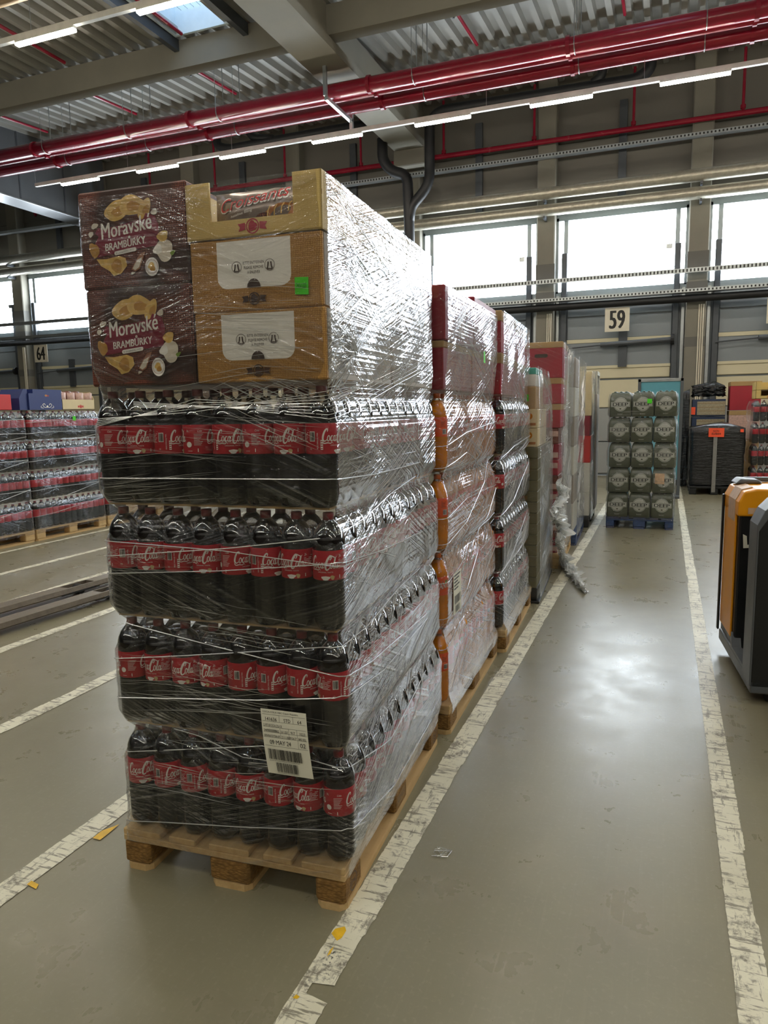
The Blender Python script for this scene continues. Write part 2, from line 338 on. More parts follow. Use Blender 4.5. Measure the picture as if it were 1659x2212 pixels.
class Print:
    """flat print: 2D polygons, each layer a hair above the last"""
    def __init__(s): s.items = []
    def poly(s, pts, mat): s.items.append((list(pts), [tuple(range(len(pts)))], mat)); return s
    def rect(s, x0, x1, y0, y1, mat): return s.poly([(x0, y0), (x1, y0), (x1, y1), (x0, y1)], mat)
    def ell(s, cx, cy, rx, ry, mat, rot=0., n=20, wob=0.):
        c, q = math.cos(rot), math.sin(rot); pts = []
        for k in range(n):
            a = 2 * math.pi * k / n; w = 1 + wob * math.sin(3 * a + cx * 40) + wob * .5 * math.sin(5 * a)
            x, y = rx * w * math.cos(a), ry * w * math.sin(a); pts.append((cx + x * c - y * q, cy + x * q + y * c))
        return s.poly(pts, mat)
    def ring(s, cx, cy, r0, r1, mat, n=20):
        v = [(cx + r * math.cos(2 * math.pi * k / n), cy + r * math.sin(2 * math.pi * k / n)) for r in (r0, r1) for k in range(n)]
        s.items.append((v, [(k, (k + 1) % n, n + (k + 1) % n, n + k) for k in range(n)], mat)); return s
    def text(s, t, x, y, w, h, mat, slope=0., shear=0., rot=0., grow=0.):
        v, f = text2d(t); c, q = math.cos(rot), math.sin(rot); P = []
        for a, b in v:
            X = a * w + shear * b * h; Y = b * h * (1 + grow * (2 * a - 1) ** 2) + slope * a * w
            P.append((x + X * c - Y * q, y + X * q + Y * c))
        s.items.append((P, f, mat)); return s
    def stroke(s, pts, w, mat, seg=6, prof=None):
        P = catmull(pts, seg) if len(pts) > 2 else pts; n = len(P); v = []
        for i, p in enumerate(P):
            a = P[max(0, i - 1)]; b = P[min(n - 1, i + 1)]; dx, dy = b[0] - a[0], b[1] - a[1]; l = math.hypot(dx, dy) or 1
            ww = w * (prof(i / (n - 1)) if prof else 1) / 2
            v += [(p[0] - dy / l * ww, p[1] + dx / l * ww), (p[0] + dy / l * ww, p[1] - dx / l * ww)]
        s.items.append((v, [(2 * i, 2 * i + 1, 2 * i + 3, 2 * i + 2) for i in range(n - 1)], mat)); return s
    def mb(s, fn, step=.00025, base=.0006):
        """fn(u, v, lift) -> xyz"""
        o = MB(); k = 0
        for v, f, mat in s.items: o.add([fn(p[0], p[1], base + step * k) for p in v], f, mat); k += 1
        return o
def front(x0, z0, y): return lambda u, v, l: (x0 + u, y - l, z0 + v)
def side_px(x, y0, z0): return lambda u, v, l: (x + l, y0 + u, z0 + v)
def cyl(r, z0, a0=-math.pi / 2): return lambda u, v, l: ((r + l) * math.cos(a0 + u / r), (r + l) * math.sin(a0 + u / r), z0 + v)
def script_logo(P, x, y, w, h, mat):
    sx, sy = w / 9.9, h / 3.1
    def st(pts, wd=.3, prof=None): P.stroke([(x + (a + .22 * b - .3) * sx, y + b * sy) for a, b in pts], wd * sx, mat, 5, prof)
    bl = lambda t: .35 + 1.0 * math.sin(math.pi * min(1, t * 1.05))
    def ov(cx, cy, rx, ry): st([(cx + rx * math.cos(a), cy + ry * math.sin(a)) for a in [2 * math.pi * k / 8 + .6 for k in range(9)]], .26)
    st([(1.5, 2.2), (1.55, 2.6), (1.2, 2.75), (.7, 2.3), (.4, 1.5), (.45, .8), (.9, .45), (1.4, .55), (1.9, .9)], .4, bl)
    st([(.55, .75), (.5, .3), (1.0, .0), (2.0, .1), (3.0, .0), (3.4, .25), (3.9, -.1)], .22, bl)
    ov(2.15, .95, .36, .52)
    st([(3.45, 1.35), (3.15, 1.45), (2.85, 1.0), (3.0, .5), (3.4, .5), (3.7, .75)], .3, bl)
    ov(4.05, .95, .34, .5); st([(4.4, 1.5), (4.32, .8), (4.5, .42), (4.8, .7)], .28)
    st([(4.7, 1.45), (5.05, 1.5)], .2)
    st([(6.5, 2.0), (6.75, 2.5), (6.4, 2.9), (5.8, 2.3), (5.4, 1.4), (5.35, .6), (5.8, .1), (6.4, .3), (6.9, .9)], .5, bl)
    st([(6.3, 2.1), (6.1, 2.5), (6.5, 2.9), (7.3, 2.7), (8.0, 2.5), (8.5, 2.75)], .24, bl)
    ov(7.1, .95, .36, .54)
    st([(7.6, .7), (8.0, 1.6), (8.1, 2.4), (7.95, 2.5), (7.8, 1.6), (7.8, .6), (8.05, .42), (8.3, .7)], .26)
    ov(8.65, .95, .33, .5); st([(9.0, 1.5), (8.92, .8), (9.1, .42), (9.45, .8)], .28)
def barcode(P, x, y, w, h, mat, seed=1, n=26):
    rr = random.Random(seed); cx = 0
    while cx < w:
        b = w / n * rr.choice((.4, .6, 1.1)); P.rect(x + cx, x + min(w, cx + b), y, y + h, mat); cx += b + w / n * rr.choice((.35, .6, .9))

# ------------------------------------------------------------------ the hall
FY = 17.0; XL, XR, YB = -27.0, 17.0, -13.0
fl = struct(build(MB().box(XL, XR, YB, FY, -.2, 0), 'floor', M['floor']))
PIT = 3.1; PX0 = 0.5
pill = [PX0 + PIT * k for k in range(-7, 6)]
def roof_z(y): return 8.08 + max(0, y - 11.5) * .077
# roof deck with real trapezoid ribs running towards the dock wall, skylight openings left out
skyx = [(-8.15, -7.05), (-1.2, -.1), (5.75, 6.85), (-15.1, -14.0)]; skyy = [(8.9, 11.38), (.6, 3.1), (-7.5, -5.0)]
mb = MB(); p = .3; prof = [(0, 0), (.10, 0), (.13, .11), (.27, .11)]
ys = sorted({YB, 11.5, FY} | {a for q in skyy for a in q})
nx = int((XR - XL) / p)
for i in range(len(ys) - 1):
    ya, yb = ys[i], ys[i + 1]; ym = (ya + yb) / 2
    for k in range(nx):
        bx = XL + k * p
        if any(a < ym < b for a, b in skyy) and any(a < bx + .15 < b for a, b in skyx): continue
        pr = [(bx + q[0], q[1]) for q in prof] + [(bx + p, 0)]
        v = [(x, y, roof_z(y) + z) for y in (ya, yb) for x, z in pr]; mb.add(v, [(j, j + 1, j + 6, j + 5) for j in range(4)])
struct(build(mb, 'ceiling', M['deck'], recalc=False))
n = 0
for xa, xb in skyx:
    for ya, yb in skyy:
        n += 1; z = roof_z(ya)
        xa2, xb2 = xa - .02, xb + .06
        w = struct(build(MB().box(xa2, xb2, ya, yb, z + .62, z + .66), 'window_%d' % (20 + n), M['sky']))
        c = MB()
        for q in ((xa2 - .05, xa2, ya - .05, yb + .05), (xb2, xb2 + .05, ya - .05, yb + .05), (xa2, xb2, ya - .05, ya), (xa2, xb2, yb, yb + .05)): c.box(*q, z - .03, z + .66)
        build(c, 'curb', M['pale'], w)
        g = MB()
        for k in range(1, 9): x = xa2 + (xb2 - xa2) * k / 9; g.tube([(x, ya, z + .35), (x, yb, z + .35)], .004, 4)
        for k in range(1, 18): y = ya + (yb - ya) * k / 18; g.tube([(xa2, y, z + .35), (xb2, y, z + .35)], .004, 4)
        build(g, 'safety_mesh', M['galv'], w)
        b = MB()
        for x in (xa2 - .17, xb2 + .06): b.box(x, x + .1, ya - .9, yb + .25, z - .2, z - .01)
        build(b, 'trimmer_beam', M['dark_steel'], w)
# walls
struct(build(MB().box(XL - .3, XL, YB, FY, 0, 8.6), 'wall_left', M['panel'])); struct(build(MB().box(XR, XR + .3, YB, FY, 0, 8.6), 'wall_right', M['panel']))
struct(build(MB().box(XL, XR, YB - .3, YB, 0, 8.6), 'wall_back', M['panel']))
WZ0, WZ1 = 4.06, 5.66
mb = MB(); mb.box(XL, XR, FY, FY + .25, WZ1, 8.7)
wall = struct(build(mb, 'wall_dock', M['panel']))
for k, x in enumerate(pill):
    build(MB().box(x - PIT + .03 if k == 0 else pill[k - 1] + .2, x - .2, FY - .012, FY, 5.95, 7.2), 'cladding_panel', M['panel'], wall)
    build(MB().box(x - PIT + .03 if k == 0 else pill[k - 1] + .2, x - .2, FY - .012, FY, 7.22, 8.5), 'cladding_panel', M['panel'], wall)
    if k % 1 == 0: build(MB().box(x - PIT / 2 - .08, x - PIT / 2 + .08, FY - .1, FY, 5.9, 7.9), 'mullion_post', M['dark_steel'], wall)
for k, x in enumerate(pill):
    c = struct(build(MB().box(x - .2, x + .2, FY - .3, FY + .2, 0, 8.5, .02), 'trim_%d' % (k + 1), M['concrete']))
    for zz in (2.75, 3.75, 4.35): build(MB().box(x - .203, x + .203, FY - .303, FY - .1, zz, zz + (.2 if zz < 3 else .32)), 'grey_band', M['concrete_d'], c)
    for q in range(3): build(MB().tube([(x + .06 + q * .04, FY - .32, 0), (x + .06 + q * .04, FY - .32, 3.6)], .014, 6), 'conduit', M['signm'], c)
bays = list(zip(pill[:-1], pill[1:]))
NUMW = 'fifty-four fifty-five fifty-six fifty-seven fifty-eight fifty-nine sixty sixty-one sixty-two sixty-three sixty-four sixty-five'.split()
for k, (a, b) in enumerate(bays):
    w = struct(build(MB().box(a + .22, b - .22, FY + .06, FY + .09, WZ0, WZ1), 'window_%d' % (k + 1), M['window']))
    f = MB(); f.box(a + .2, b - .2, FY - .06, FY + .05, WZ1 - .06, WZ1 + .12); f.box(a + .2, b - .2, FY - .06, FY + .05, WZ0 - .12, WZ0 + .03)
    for x in (a + .2, b - .25): f.box(x, x + .05, FY - .06, FY + .05, WZ0, WZ1)
    build(f, 'window_frame', M['frame'], w)
    for x in (a + .36, b - .45): build(MB().box(x, x + .09, FY - .04, FY + .04, WZ0, WZ1), 'mullion', M['frame'], w)
    d = struct(build(MB().box(a + .2, b - .2, FY + .02, FY + .16, 0, WZ0 - .1), 'door_%d' % (k + 1), M['grey_coat']))
    zs = [(.05, .75), (.77, 1.5), (1.52, 2.12), (2.16, 2.38), (2.42, 3.0), (3.03, 3.5), (3.53, 3.92)]
    for i, (z0, z1) in enumerate(zs): build(MB().box(a + .46, b - .46, FY - .03, FY + .03, z0, z1, .01), 'door_panel', M['cream'] if 2 <= i <= 3 else M['door_grey'] if i < 2 else M['grey_coat'], d)
    build(MB().box(a + .46, b - .46, FY - .045, FY - .025, 2.95, 3.03), 'pale_rail', M['cream'], d); build(MB().box(a + .46, b - .46, FY - .05, FY - .02, 2.38, 2.44), 'pale_rail', M['cream'], d)
    for x in (a + .33, b - .45): build(MB().box(x, x + .12, FY - .14, FY - .02, 0, 4.9, .01), 'door_track', M['dark_steel'], d)
    for x in (a + .22, b - .28): build(MB().box(x, x + .06, FY - .1, FY, 0, 4.0), 'side_post', M['galv'], d)
    xm = (a + b) / 2
    build(MB().tube([(xm - .35, FY - .17, 2.88), (b - .45, FY - .17, 2.93)], .055, 10), 'spring_tube', M['dark_steel'], d)
    build(MB().tube([(a + .4, FY - .17, 2.83), (xm - .35, FY - .17, 2.88)], .016, 8), 'shaft', M['dark_steel'], d)
    build(MB().tube([(b - .47, FY - .17, 2.93), (b - .40, FY - .17, 2.93)], .11, 14), 'cable_drum', M['black'], d)
    build(MB().box(xm + .02, xm + .2, FY - .1, FY - .03, 2.4, 3.2), 'shaft_bracket', M['dark_steel'], d)
    build(MB().box(b - .62, b - .5, FY - .08, FY - .04, WZ0 + .75, WZ0 + .85), 'latch', M['galv'], w)
    num = 59 - (k - 6)
    sx = xm if num != 64 else -17.24
    sg = thing('dock_number_sign', 'cream dock sign reading %s under the black wall pipe' % NUMW[num - 54], 'sign', (sx, FY - .42, 3.38))
    build(MB().box(-.25, .25, 0, .015, -.25, .25), 'board', M['signm'], sg)
    P = Print(); P.text('%d' % num, -.15, -.19, .30, .38, M['ink']); P.text('%d' % num, -.136, -.19, .30, .38, M['ink']); P.text('%d' % num, -.164, -.19, .30, .38, M['ink'])
    build(P.mb(lambda u, v, l: (u, -l, v), .0003, .001), 'number_print', None, sg, recalc=False)
# girders and purlins
for (x0, x1, nm) in ((-5.95, -5.25, 1), (3.35, 4.05, 3)):
    g = MB(); g.prism([(x0, 7.35), (x1, 7.35), (x1, 7.5), (x1 - .12, 7.62), (x1 - .12, 8.1), (x0 + .12, 8.1), (x0 + .12, 7.62), (x0, 7.5)], YB, FY - .3)
    struct(build(g, 'trim_%d' % (40 + nm), M['concrete']))
    struct(build(MB().box(x0 - .02, x1 + .02, FY - .75, FY - .02, 7.0, 7.36, .02), 'trim_%d' % (45 + nm), M['concrete']))
dw = struct(build(MB().box(-15.3, -14.65, YB, FY - .25, 6.72, 8.5), 'trim_44', M['clad']))
for k in range(9): build(MB().box(-14.65, -14.642, 4.05 + k * 1.4, 4.09 + k * 1.4, 6.72, 8.3), 'cladding_seam', M['dark_steel'], dw)
build(MB().box(-14.67, -14.63, YB, FY - .25, 6.70, 6.73), 'edge_trim', M['galv'], dw)
for i, y in enumerate((11.55, 5.6, -.4, -6.4)):
    g = MB(); g.prism([(y, 7.6), (y + .28, 7.6), (y + .28, 8.06), (y, 8.06)], -14.6, XR, 'x'); struct(build(g, 'trim_%d' % (50 + i), M['concrete']))

# lane lines, ragged and worn
def lane_line(x0, x1, y0, y1, seed, gaps=()):
    rr = random.Random(seed); mb = MB(); N = int((y1 - y0) / .012); v = []; na = nb = 0; da = db = 0.
    for i in range(N + 1):
        y = y0 + (y1 - y0) * i / N
        if na <= 0: na = rr.randrange(3, 26); da = rr.choice((0, 0, 0, 0, rr.uniform(0, .009)))
        if nb <= 0: nb = rr.randrange(3, 26); db = rr.choice((0, 0, 0, 0, rr.uniform(0, .009)))
        na -= 1; nb -= 1
        a = x0 + da + rr.uniform(-.0015, .0015); b = x1 - db + rr.uniform(-.0015, .0015)
        for g0, g1, ga, gb in gaps:
            if g0 < y < g1: a, b = max(a, ga), min(b, gb)
        v += [(a, y, .0022), (b, y, .0022)]
    o = build(mb.add(v, [(2 * i, 2 * i + 1, 2 * i + 3, 2 * i + 2) for i in range(N)]), 'lane_line', M['paint'], fl, recalc=False); return o
lane_line(-.868, -.768, .6, 15.8, 1, ((1.505, 1.555, -.868, -.835),)); lane_line(.22, .305, .8, 15.8, 2)
for i, x in enumerate((-1.99, -3.05, -4.09, -5.1, -6.08, -7.03)): lane_line(x, x + .095 - .01 * (i > 2), .5, 15.8, 3 + i)
for i, x in enumerate((1.3, 2.35, 3.4)): lane_line(x, x + .09, .8, 15.8, 20 + i)
def patch(pts, mat, nm):
    build(MB().add([(*on_z(px, py, 0)[:2], .003) for px, py in pts], [tuple(range(len(pts)))]), nm, mat, fl, recalc=False)
patch([(716, 2018), (724, 2008), (745, 2003), (748, 2012), (738, 2028), (728, 2034)], M['yellow_paint'], 'yellow_paint_patch'); patch([(712, 2055), (722, 2046), (714, 2062), (706, 2068)], M['yellow_paint'], 'yellow_paint_patch')
patch([(632, 2158), (640, 2150), (648, 2155), (642, 2160)], M['yellow_paint'], 'yellow_paint_patch'); patch([(200, 1812), (220, 1796), (258, 1782), (232, 1804), (216, 1816)], M['yellow_paint'], 'yellow_paint_patch'); patch([(58, 1912), (68, 1904), (84, 1912), (78, 1922)], M['yellow_paint'], 'yellow_paint_patch')

# ------------------------------------------------------------------ pipes, trays, lamps
def pipe(name, label, pts, r, mat, cat='pipe', seg=12):
    o = build(MB().tube(pts, r, seg), name, mat); o.data.shade_smooth(); return tag(o, label, cat)
def smoothpath(pts, rad=.25, seg=4):
    out = [pts[0]]
    for i in range(1, len(pts) - 1):
        a, b, c = Vector(pts[i - 1]), Vector(pts[i]), Vector(pts[i + 1]); r = min(rad, (a - b).length * .45, (c - b).length * .45)
        p, q = b + (a - b).normalized() * r, b + (c - b).normalized() * r
        for k in range(seg + 1): t = k / seg; out.append(tuple(p * (1 - t) ** 2 + b * 2 * t * (1 - t) + q * t * t))
    out.append(pts[-1]); return out
rp = thing('sprinkler_main', 'twin thick red sprinkler mains crossing the hall under the roof', 'pipe', (0, 0, 0))
for (y, z, r) in ((12.22, 7.03, .125), (12.52, 7.02, .055), (12.82, 6.98, .115)):
    o = build(MB().tube([(-14.6, y, z), (XR, y, z)], r, 16), 'main_pipe', M['red'], rp); o.data.shade_smooth()
    for x in (-8.55, -4.9 + y * .0, 1.0, -12.4, -1.6):
        q = build(MB().tube([(x - .03, y, z), (x + .03, y, z)], r + .022, 14), 'coupling', M['red'], rp)
for x in (-12.1, -10.0, -7.9, -4.1, -1.5, .35):
    for (y, z, r) in ((12.22, 7.03, .13), (12.82, 6.98, .12)):
        build(MB().tube([(x, y + r * math.cos(a), z + r * math.sin(a)) for a in [math.pi * k / 8 + math.pi for k in range(9)]] + [(x, y + r, roof_z(y))], .009, 5), 'hanger_rod', M['galv'], rp)
        build(MB().tube([(x, y - r, z), (x, y - r, roof_z(y))], .006, 5), 'hanger_rod', M['galv'], rp)
br = thing('pipe_support_bracket', 'perforated galvanised strut bracket hung under the red mains', 'bracket', (-5.62, 12.2, 7))
build(MB().box(-.03, .03, -.25, -.19, -.12, .95), 'strut', M['galv'], br); build(MB().box(-.03, .03, .85, .91, -.4, .6), 'strut', M['galv'], br); build(MB().box(-.03, .03, -.2, .9, -.18, -.12), 'cross_arm', M['galv'], br)
# wall sprinkler line with drops
wp = thing('wall_sprinkler_line', 'thin red sprinkler pipe with risers along the dock wall', 'pipe')
build(MB().tube([(-14.0, FY - .42, 7.22), (XR, FY - .42, 7.12)], .055, 10), 'pipe_run', M['red'], wp)
for k in range(-8, 6):
    x = -2.0 + k * 1.95 if False else -4.87 + (k + 1) * 2.02
    build(MB().tube([(x, FY - .45, 7.2), (x, FY - .45, 8.35)], .028, 8), 'riser', M['red'], wp); build(MB().tube([(x, FY - .45, 7.24), (x, FY - .45, 7.31)], .05, 10), 'joint', M['red'], wp)
for i in range(10):
    for yb, x in ((9.6, -13.2 + i * 2.6), (12.4, -13.9 + i * 2.6)):
        o = build(MB().tube([(x, yb, roof_z(yb) - .07), (x, yb + 1.7, roof_z(yb + 1.7) - .07)], .03, 8), 'sprinkler_branch', M['red'])
        tag(o, 'short red sprinkler branch under the roof, %s %s from the left' % (['nearer purlin bay', 'purlin bay by the wall'][yb > 10], ORD[i]), 'pipe', 'sprinkler branches')
        build(MB().tube([(x, yb + .12, roof_z(yb) - .05), (x, yb + .12, roof_z(yb) - .22)], .018, 6), 'sprinkler_head', M['dark_steel'], o)
for z, r, nm in ((6.08, .125, 'upper'), (5.74, .12, 'lower')):
    o = pipe('heating_pipe', '%s of two foil clad heating pipes above the dock windows' % nm, [(XL, FY - .55, z), (XR, FY - .55, z)], r, M['alu'], seg=14)
    for x in pill: build(MB().box(x - .02, x + .02, FY - .58, FY - .3, z - r - .05, z - r + .03), 'pipe_clamp', M['dark_steel'], o)
def tray(name, label, y, z, w, h=.05):
    o = thing(name, label, 'cable tray', (0, y, z)); build(MB().box(XL, XR, -w / 2, w / 2, 0, .006), 'tray_base', M['galv'], o)
    for s in (-1, 1): build(MB().box(XL, XR, s * w / 2 - .004, s * w / 2 + .004, 0, h), 'side_rail', M['galv'], o)
    g = MB()
    for k in range(260): x = -14 + k * .07; g.box(x, x + .03, -w / 2 - .0055, -w / 2 - .004, .016, h - .016)
    tag(build(g, 'slots', M['ink'], o), kind='stuff'); return o
tray('cable_tray', 'slim galvanised cable tray high above the heating pipes', FY - .4, 6.85, .16, .07); tray('cable_tray', 'slotted cable rail crossing in front of the dock windows', FY - .45, 4.22, .1, .09); tray('cable_tray', 'slotted cable tray lying on the black wall pipe', FY - .5, 3.82, .2, .07)
pipe('wall_pipe', 'long black pipe above the dock number signs', [(XL, FY - .45, 3.71), (XR, FY - .45, 3.71)], .075, M['black'])
tray('cable_tray', 'wire cable tray tucked under the roof beyond the purlin', 14.6, 7.95, .3, .06)
WY = 15.7
def wpt(px, py): return on_y(px, py, WY)
pipe('rain_pipe', 'black rain pipe bending down beside the first concrete girder', smoothpath([on_y(1408, 110, WY), wpt(1405, 150), wpt(1375, 172), wpt(950, 240), wpt(928, 262), wpt(928, 400), wpt(888, 446), wpt(884, 480)], .35), .11, M['black'])
pipe('rain_pipe', 'black rain downpipe running to the floor behind the nearest stack', smoothpath([wpt(826, 300), wpt(826, 345), wpt(845, 370), wpt(880, 378), wpt(884, 480), (wpt(884, 480)[0], WY, 0.02)], .3), .115, M['black'])
pipe('rain_pipe', 'black rain pipe with a hooked end at left of the girder', smoothpath([(wpt(468, 292)[0], WY, roof_z(WY) - .02), wpt(468, 315), wpt(492, 322), wpt(790, 268)], .3), .10, M['black'])
pipe('rain_pipe', 'short black pipe stub above the left rain pipe', smoothpath([wpt(535, 282), wpt(548, 298), wpt(590, 300)], .3), .09, M['black'])
pipe('rain_pipe', 'short black pipe stub joining the right rain pipe', smoothpath([wpt(1303, 140), wpt(1300, 165), wpt(1280, 180)], .2), .09, M['black'])
# LED light lines
for i, (y, x0) in enumerate(((12.74, -16.27), (7.97, -16.27), (3.2, -16.27), (-1.57, -16.27), (-6.34, -16.27))):
    nm = ['LED light line beyond the red mains', 'LED light line at the upper left near the skylight', 'LED light line above the nearest pallets', 'LED light line behind the camera', 'rearmost LED light line'][i]
    L = thing('light_line', nm, 'light', (0, y, 6.5), group='LED light lines')
    build(MB().box(-13.0 if i == 0 else -14.6, XR, -.03, .03, 0, .07), 'trunking', M['white_metal'], L)
    for k in range(15):
        x = x0 + 2 * k
        if x < -14: continue
        a = build(MB().box(x, x + 1.0, -.034, .034, -.03, 0), 'luminaire', M['white_metal'], L); build(MB().box(x + .005, x + .995, -.033, .033, -.062, -.03), 'diffuser', M['lamp'], a)
    for k in range(11):
        x = -13 + k * 2.5
        build(MB().tube([(x, 0, .07), (x, 0, roof_z(y) - 6.53 if i else .36)], .004, 4), 'suspension_wire', M['galv'], L)
# insulated pipes and ladder tray at upper left
for y, z, nm in ((7.45, 6.72, 'lower'), (6.95, 6.80, 'upper')):
    pipe('heating_pipe', '%s of two cream clad heating pipes beside the upper left light line' % nm, [(XL, y, z), (XR, y, z)], .1, pm('cream_pipe_clad', 'b9a183', .4, var=.1))
t_ = thing('cable_ladder', 'galvanised cable ladder between the cream clad pipes', 'cable ladder', (0, 7.2, 6.9))
for s in (-.12, .12): build(MB().box(XL, XR, s - .01, s + .01, 0, .06), 'side_rail', M['galv'], t_)
for k in range(40): build(MB().box(-12 + k * .3, -11.97 + k * .3, -.12, .12, .0, .03), 'rung', M['galv'], t_)

# ------------------------------------------------------------------ pallets
BM = {}
def shared(key, fn):
    if key not in BM:
        me = fn().mesh(key); fixn(me); BM[key] = me
    return BM[key]
def inst(name, me, mat, parent, loc, rz=0.):
    o = bpy.data.objects.new(name, me); COL.objects.link(o); o.parent = parent; o.location = loc; o.rotation_euler = (0, 0, rz)
    if not me.materials: me.materials.append(mat)
    return o
def pallet(label, x0, y0, boards='wood', blocks='chip', bottom=None, name='wooden_pallet', rz=0.):
    """euro pallet, 0.8 wide (x) by 1.2 deep (y)"""
    t = thing(name, label, 'pallet', (x0, y0, 0), rz, 'loaded pallets')
    bw = M[boards]; bl = M[blocks]; bb = M[bottom or boards]
    for x, w in ((0, .145), (.1775, .1), (.3275, .145), (.5225, .1), (.655, .145)):
        inst('top_board', shared('tb%d%s' % (w * 1000, boards), lambda: MB().box(0, w, 0, 1.2, 0, .022, .003)), bw, t, (x, 0, .122))
    for y in (0, .5275, 1.055): inst('cross_board', shared('cb' + boards, lambda: MB().box(0, .8, 0, .145, 0, .022, .003)), bw, t, (0, y, .1))
    out = []
    for y in (0, .5275, 1.055):
        for x, w in ((0, .1), (.3275, .145), (.7, .1)):
            r = .022
            out.append(inst('block', shared('bk%d%s' % (w * 1000, blocks), lambda: MB().box(0, w, 0, .145, 0, .078, .008)), bl, t, (x, y, .022)))
    for x, w in ((0, .1), (.3275, .145), (.7, .1)):
        inst('bottom_board', shared('bb%d%s' % (w * 1000, bottom or boards), lambda: MB().prism([(0, .02), (.02, 0), (w - .02, 0), (w, .02), (w, 1.18), (w - .02, 1.2), (.02, 1.2), (0, 1.18)], 0, .022, 'z')), bb, t, (x, 0, 0))
    return t, out

# ------------------------------------------------------------------ bottles
RB = .0499
def pet_mod(a, z): return 1 - (.09 * (.5 + .5 * math.cos(5 * a)) * max(0, 1 - z / .03))
COLA_LIQ = [(.030, .002), (.043, .006), (.0495, .028), (.0497, .06), (.0490, .085), (.0497, .12), (.0492, .153), (.0492, .245), (.0492, .258), (.0480, .273), (.0445, .287)]
COLA_TOP = [(.0483, .273), (.0450, .287), (.0380, .302), (.0270, .317), (.0165, .328), (.0150, .336)]
FAN_LIQ = [(.030, .002), (.044, .008), (.0495, .03), (.0470, .055), (.0500, .085), (.0440, .105), (.0500, .125), (.0490, .153), (.0490, .242), (.0488, .256), (.046, .270), (.0385, .286), (.0285, .305), (.020, .318)]
FAN_TOP = [(.0205, .318), (.0150, .329), (.0150, .336)]
def mk_bottle(kind):
    liq, top, n = (COLA_LIQ, COLA_TOP, 22) if kind == 'cola' else (FAN_LIQ, FAN_TOP, 22)
    if kind == 'far': liq, top, n = COLA_LIQ, COLA_TOP, 12
    a = MB().lathe(liq, n, mod=pet_mod); b = MB().lathe(top, n, cap=(False, True)); c = MB().lathe([(.0158, .327), (.0165, .329), (.0165, .347), (.015, .349)], 14)
    l = MB().lathe([(RB - .0004, .156), (RB - .0001, .157), (RB - .0001, .242), (RB - .0004, .243)], n, cap=(False, False))
    res = []
    for q in (a, b, c, l):
        q.smooth = True; me = q.mesh('bottle_' + kind); fixn(me); res.append(me)
    return res
def cola_print():
    P = Print(); w, cu = M['white'], math.pi * 2 * RB
    for u0 in (0, cu * .5):
        script_logo(P, u0 - .047, .030, .094, .046, w); P.text('ORIGINAL TASTE', u0 - .022, .0225, .046, .0035, w)
        P.ell(u0 + .002, .007, .013, .0065, w, 0, 12, .15); P.ell(u0 + .022, .009, .006, .007, M['gold'], .4, 8, .2)
    u = cu * .25
    P.text('2L', u - .036, .069, .008, .006, w); P.rect(u - .038, u - .008, .0665, .0672, w)
    for k in range(7): P.rect(u - .038, u - .010 - (k * 37 % 11) * .001, .060 - k * .0042, .0613 - k * .0042, w)
    P.rect(u - .005, u + .012, .036, .064, w); barcode(P, u - .004, .038, .015, .024, M['brownprint'], 3, 12)
    P.text('RECYKLUJ MA', u + .0225, .014, .046, .0048, w, rot=math.pi / 2); P.rect(u + .028, u + .0345, .012, .040, w)
    for k in range(4): P.rect(u + .0286, u + .0338, .0145 + k * .0065, .017 + k * .0065, M['label'])
    P.text('12', u - .004, .012, .006, .005, w); P.rect(u - .036, u - .034, .006, .016, w)
    u = -cu * .25
    P.ell(u - .022, .028, .0085, .0085, w, 0, 14); P.text('Coke', u + .004, .066, .013, .006, w, shear=.3); P.text('2L', u - .030, .066, .008, .006, w)
    for k in range(8): P.rect(u - .006, u + .020 - (k * 29 % 9) * .0012, .058 - k * .0045, .0593 - k * .0045, w)
    P.rect(u - .026, u - .012, .008, .009, w); P.rect(u + .004, u + .006, .006, .016, w)
    return P
def fanta_print():
    P = Print(); w, cu = M['white'], math.pi * 2 * RB
    for u0 in (0, cu * .5):
        P.ell(u0 + .004, .062, .016, .008, M['leafprint'], .3, 12, .2)
        P.text('FANTA', u0 - .037, .026, .076, .034, M['brownprint'], slope=.16); P.text('FANTA', u0 - .0345, .028, .071, .030, w, slope=.16); P.rect(u0 - .03, u0 + .03, .012, .015, M['leafprint'])
    for u in (cu * .25, -cu * .25):
        for k in range(6): P.rect(u - .02, u + .006 - (k * 29 % 9) * .0012, .070 - k * .005, .0715 - k * .005, M['brownprint'])
        P.rect(u - .012, u + .010, .010, .034, w); barcode(P, u - .011, .012, .020, .02, M['brownprint'], 5, 12)
    return P
BOT = {}
for kd in ('cola', 'fanta', 'far'):
    BOT[kd] = mk_bottle(kd)
def pmesh(P):
    mb = P.mb(cyl(RB, .156), .00003, .0003); me = mb.mesh('label_print')
    for q in mb.mats: me.materials.append(q)
    me.polygons.foreach_set('material_index', mb.mi); return me
PRN = {'cola': pmesh(cola_print()), 'fanta': pmesh(fanta_print())}
def bottle(kind, loc, rz, label, group, prn=True):
    t = thing('cola_bottle' if kind != 'fanta' else 'orange_soda_bottle', label, 'bottle', loc, rz, group)
    a, b, c, l = BOT[kind]; fa = kind == 'fanta'
    inst('drink', a, M['orange'] if fa else M['cola'], t, (0, 0, 0)); inst('bottle_neck', b, M['pet'], t, (0, 0, 0))
    inst('cap', c, M['ocap'] if fa else M['cap'], t, (0, 0, 0)); L = inst('label', l, M['olabel'] if fa else M['label'], t, (0, 0, 0))
    if prn: inst('label_print', PRN['fanta' if fa else 'cola'], None, L, (0, 0, 0)) if PRN else None
    return t
LAYER = ['bottom', 'second', 'third', 'top']
LH = .366; PZ = .146
def layer_z(k): return PZ + LH * k

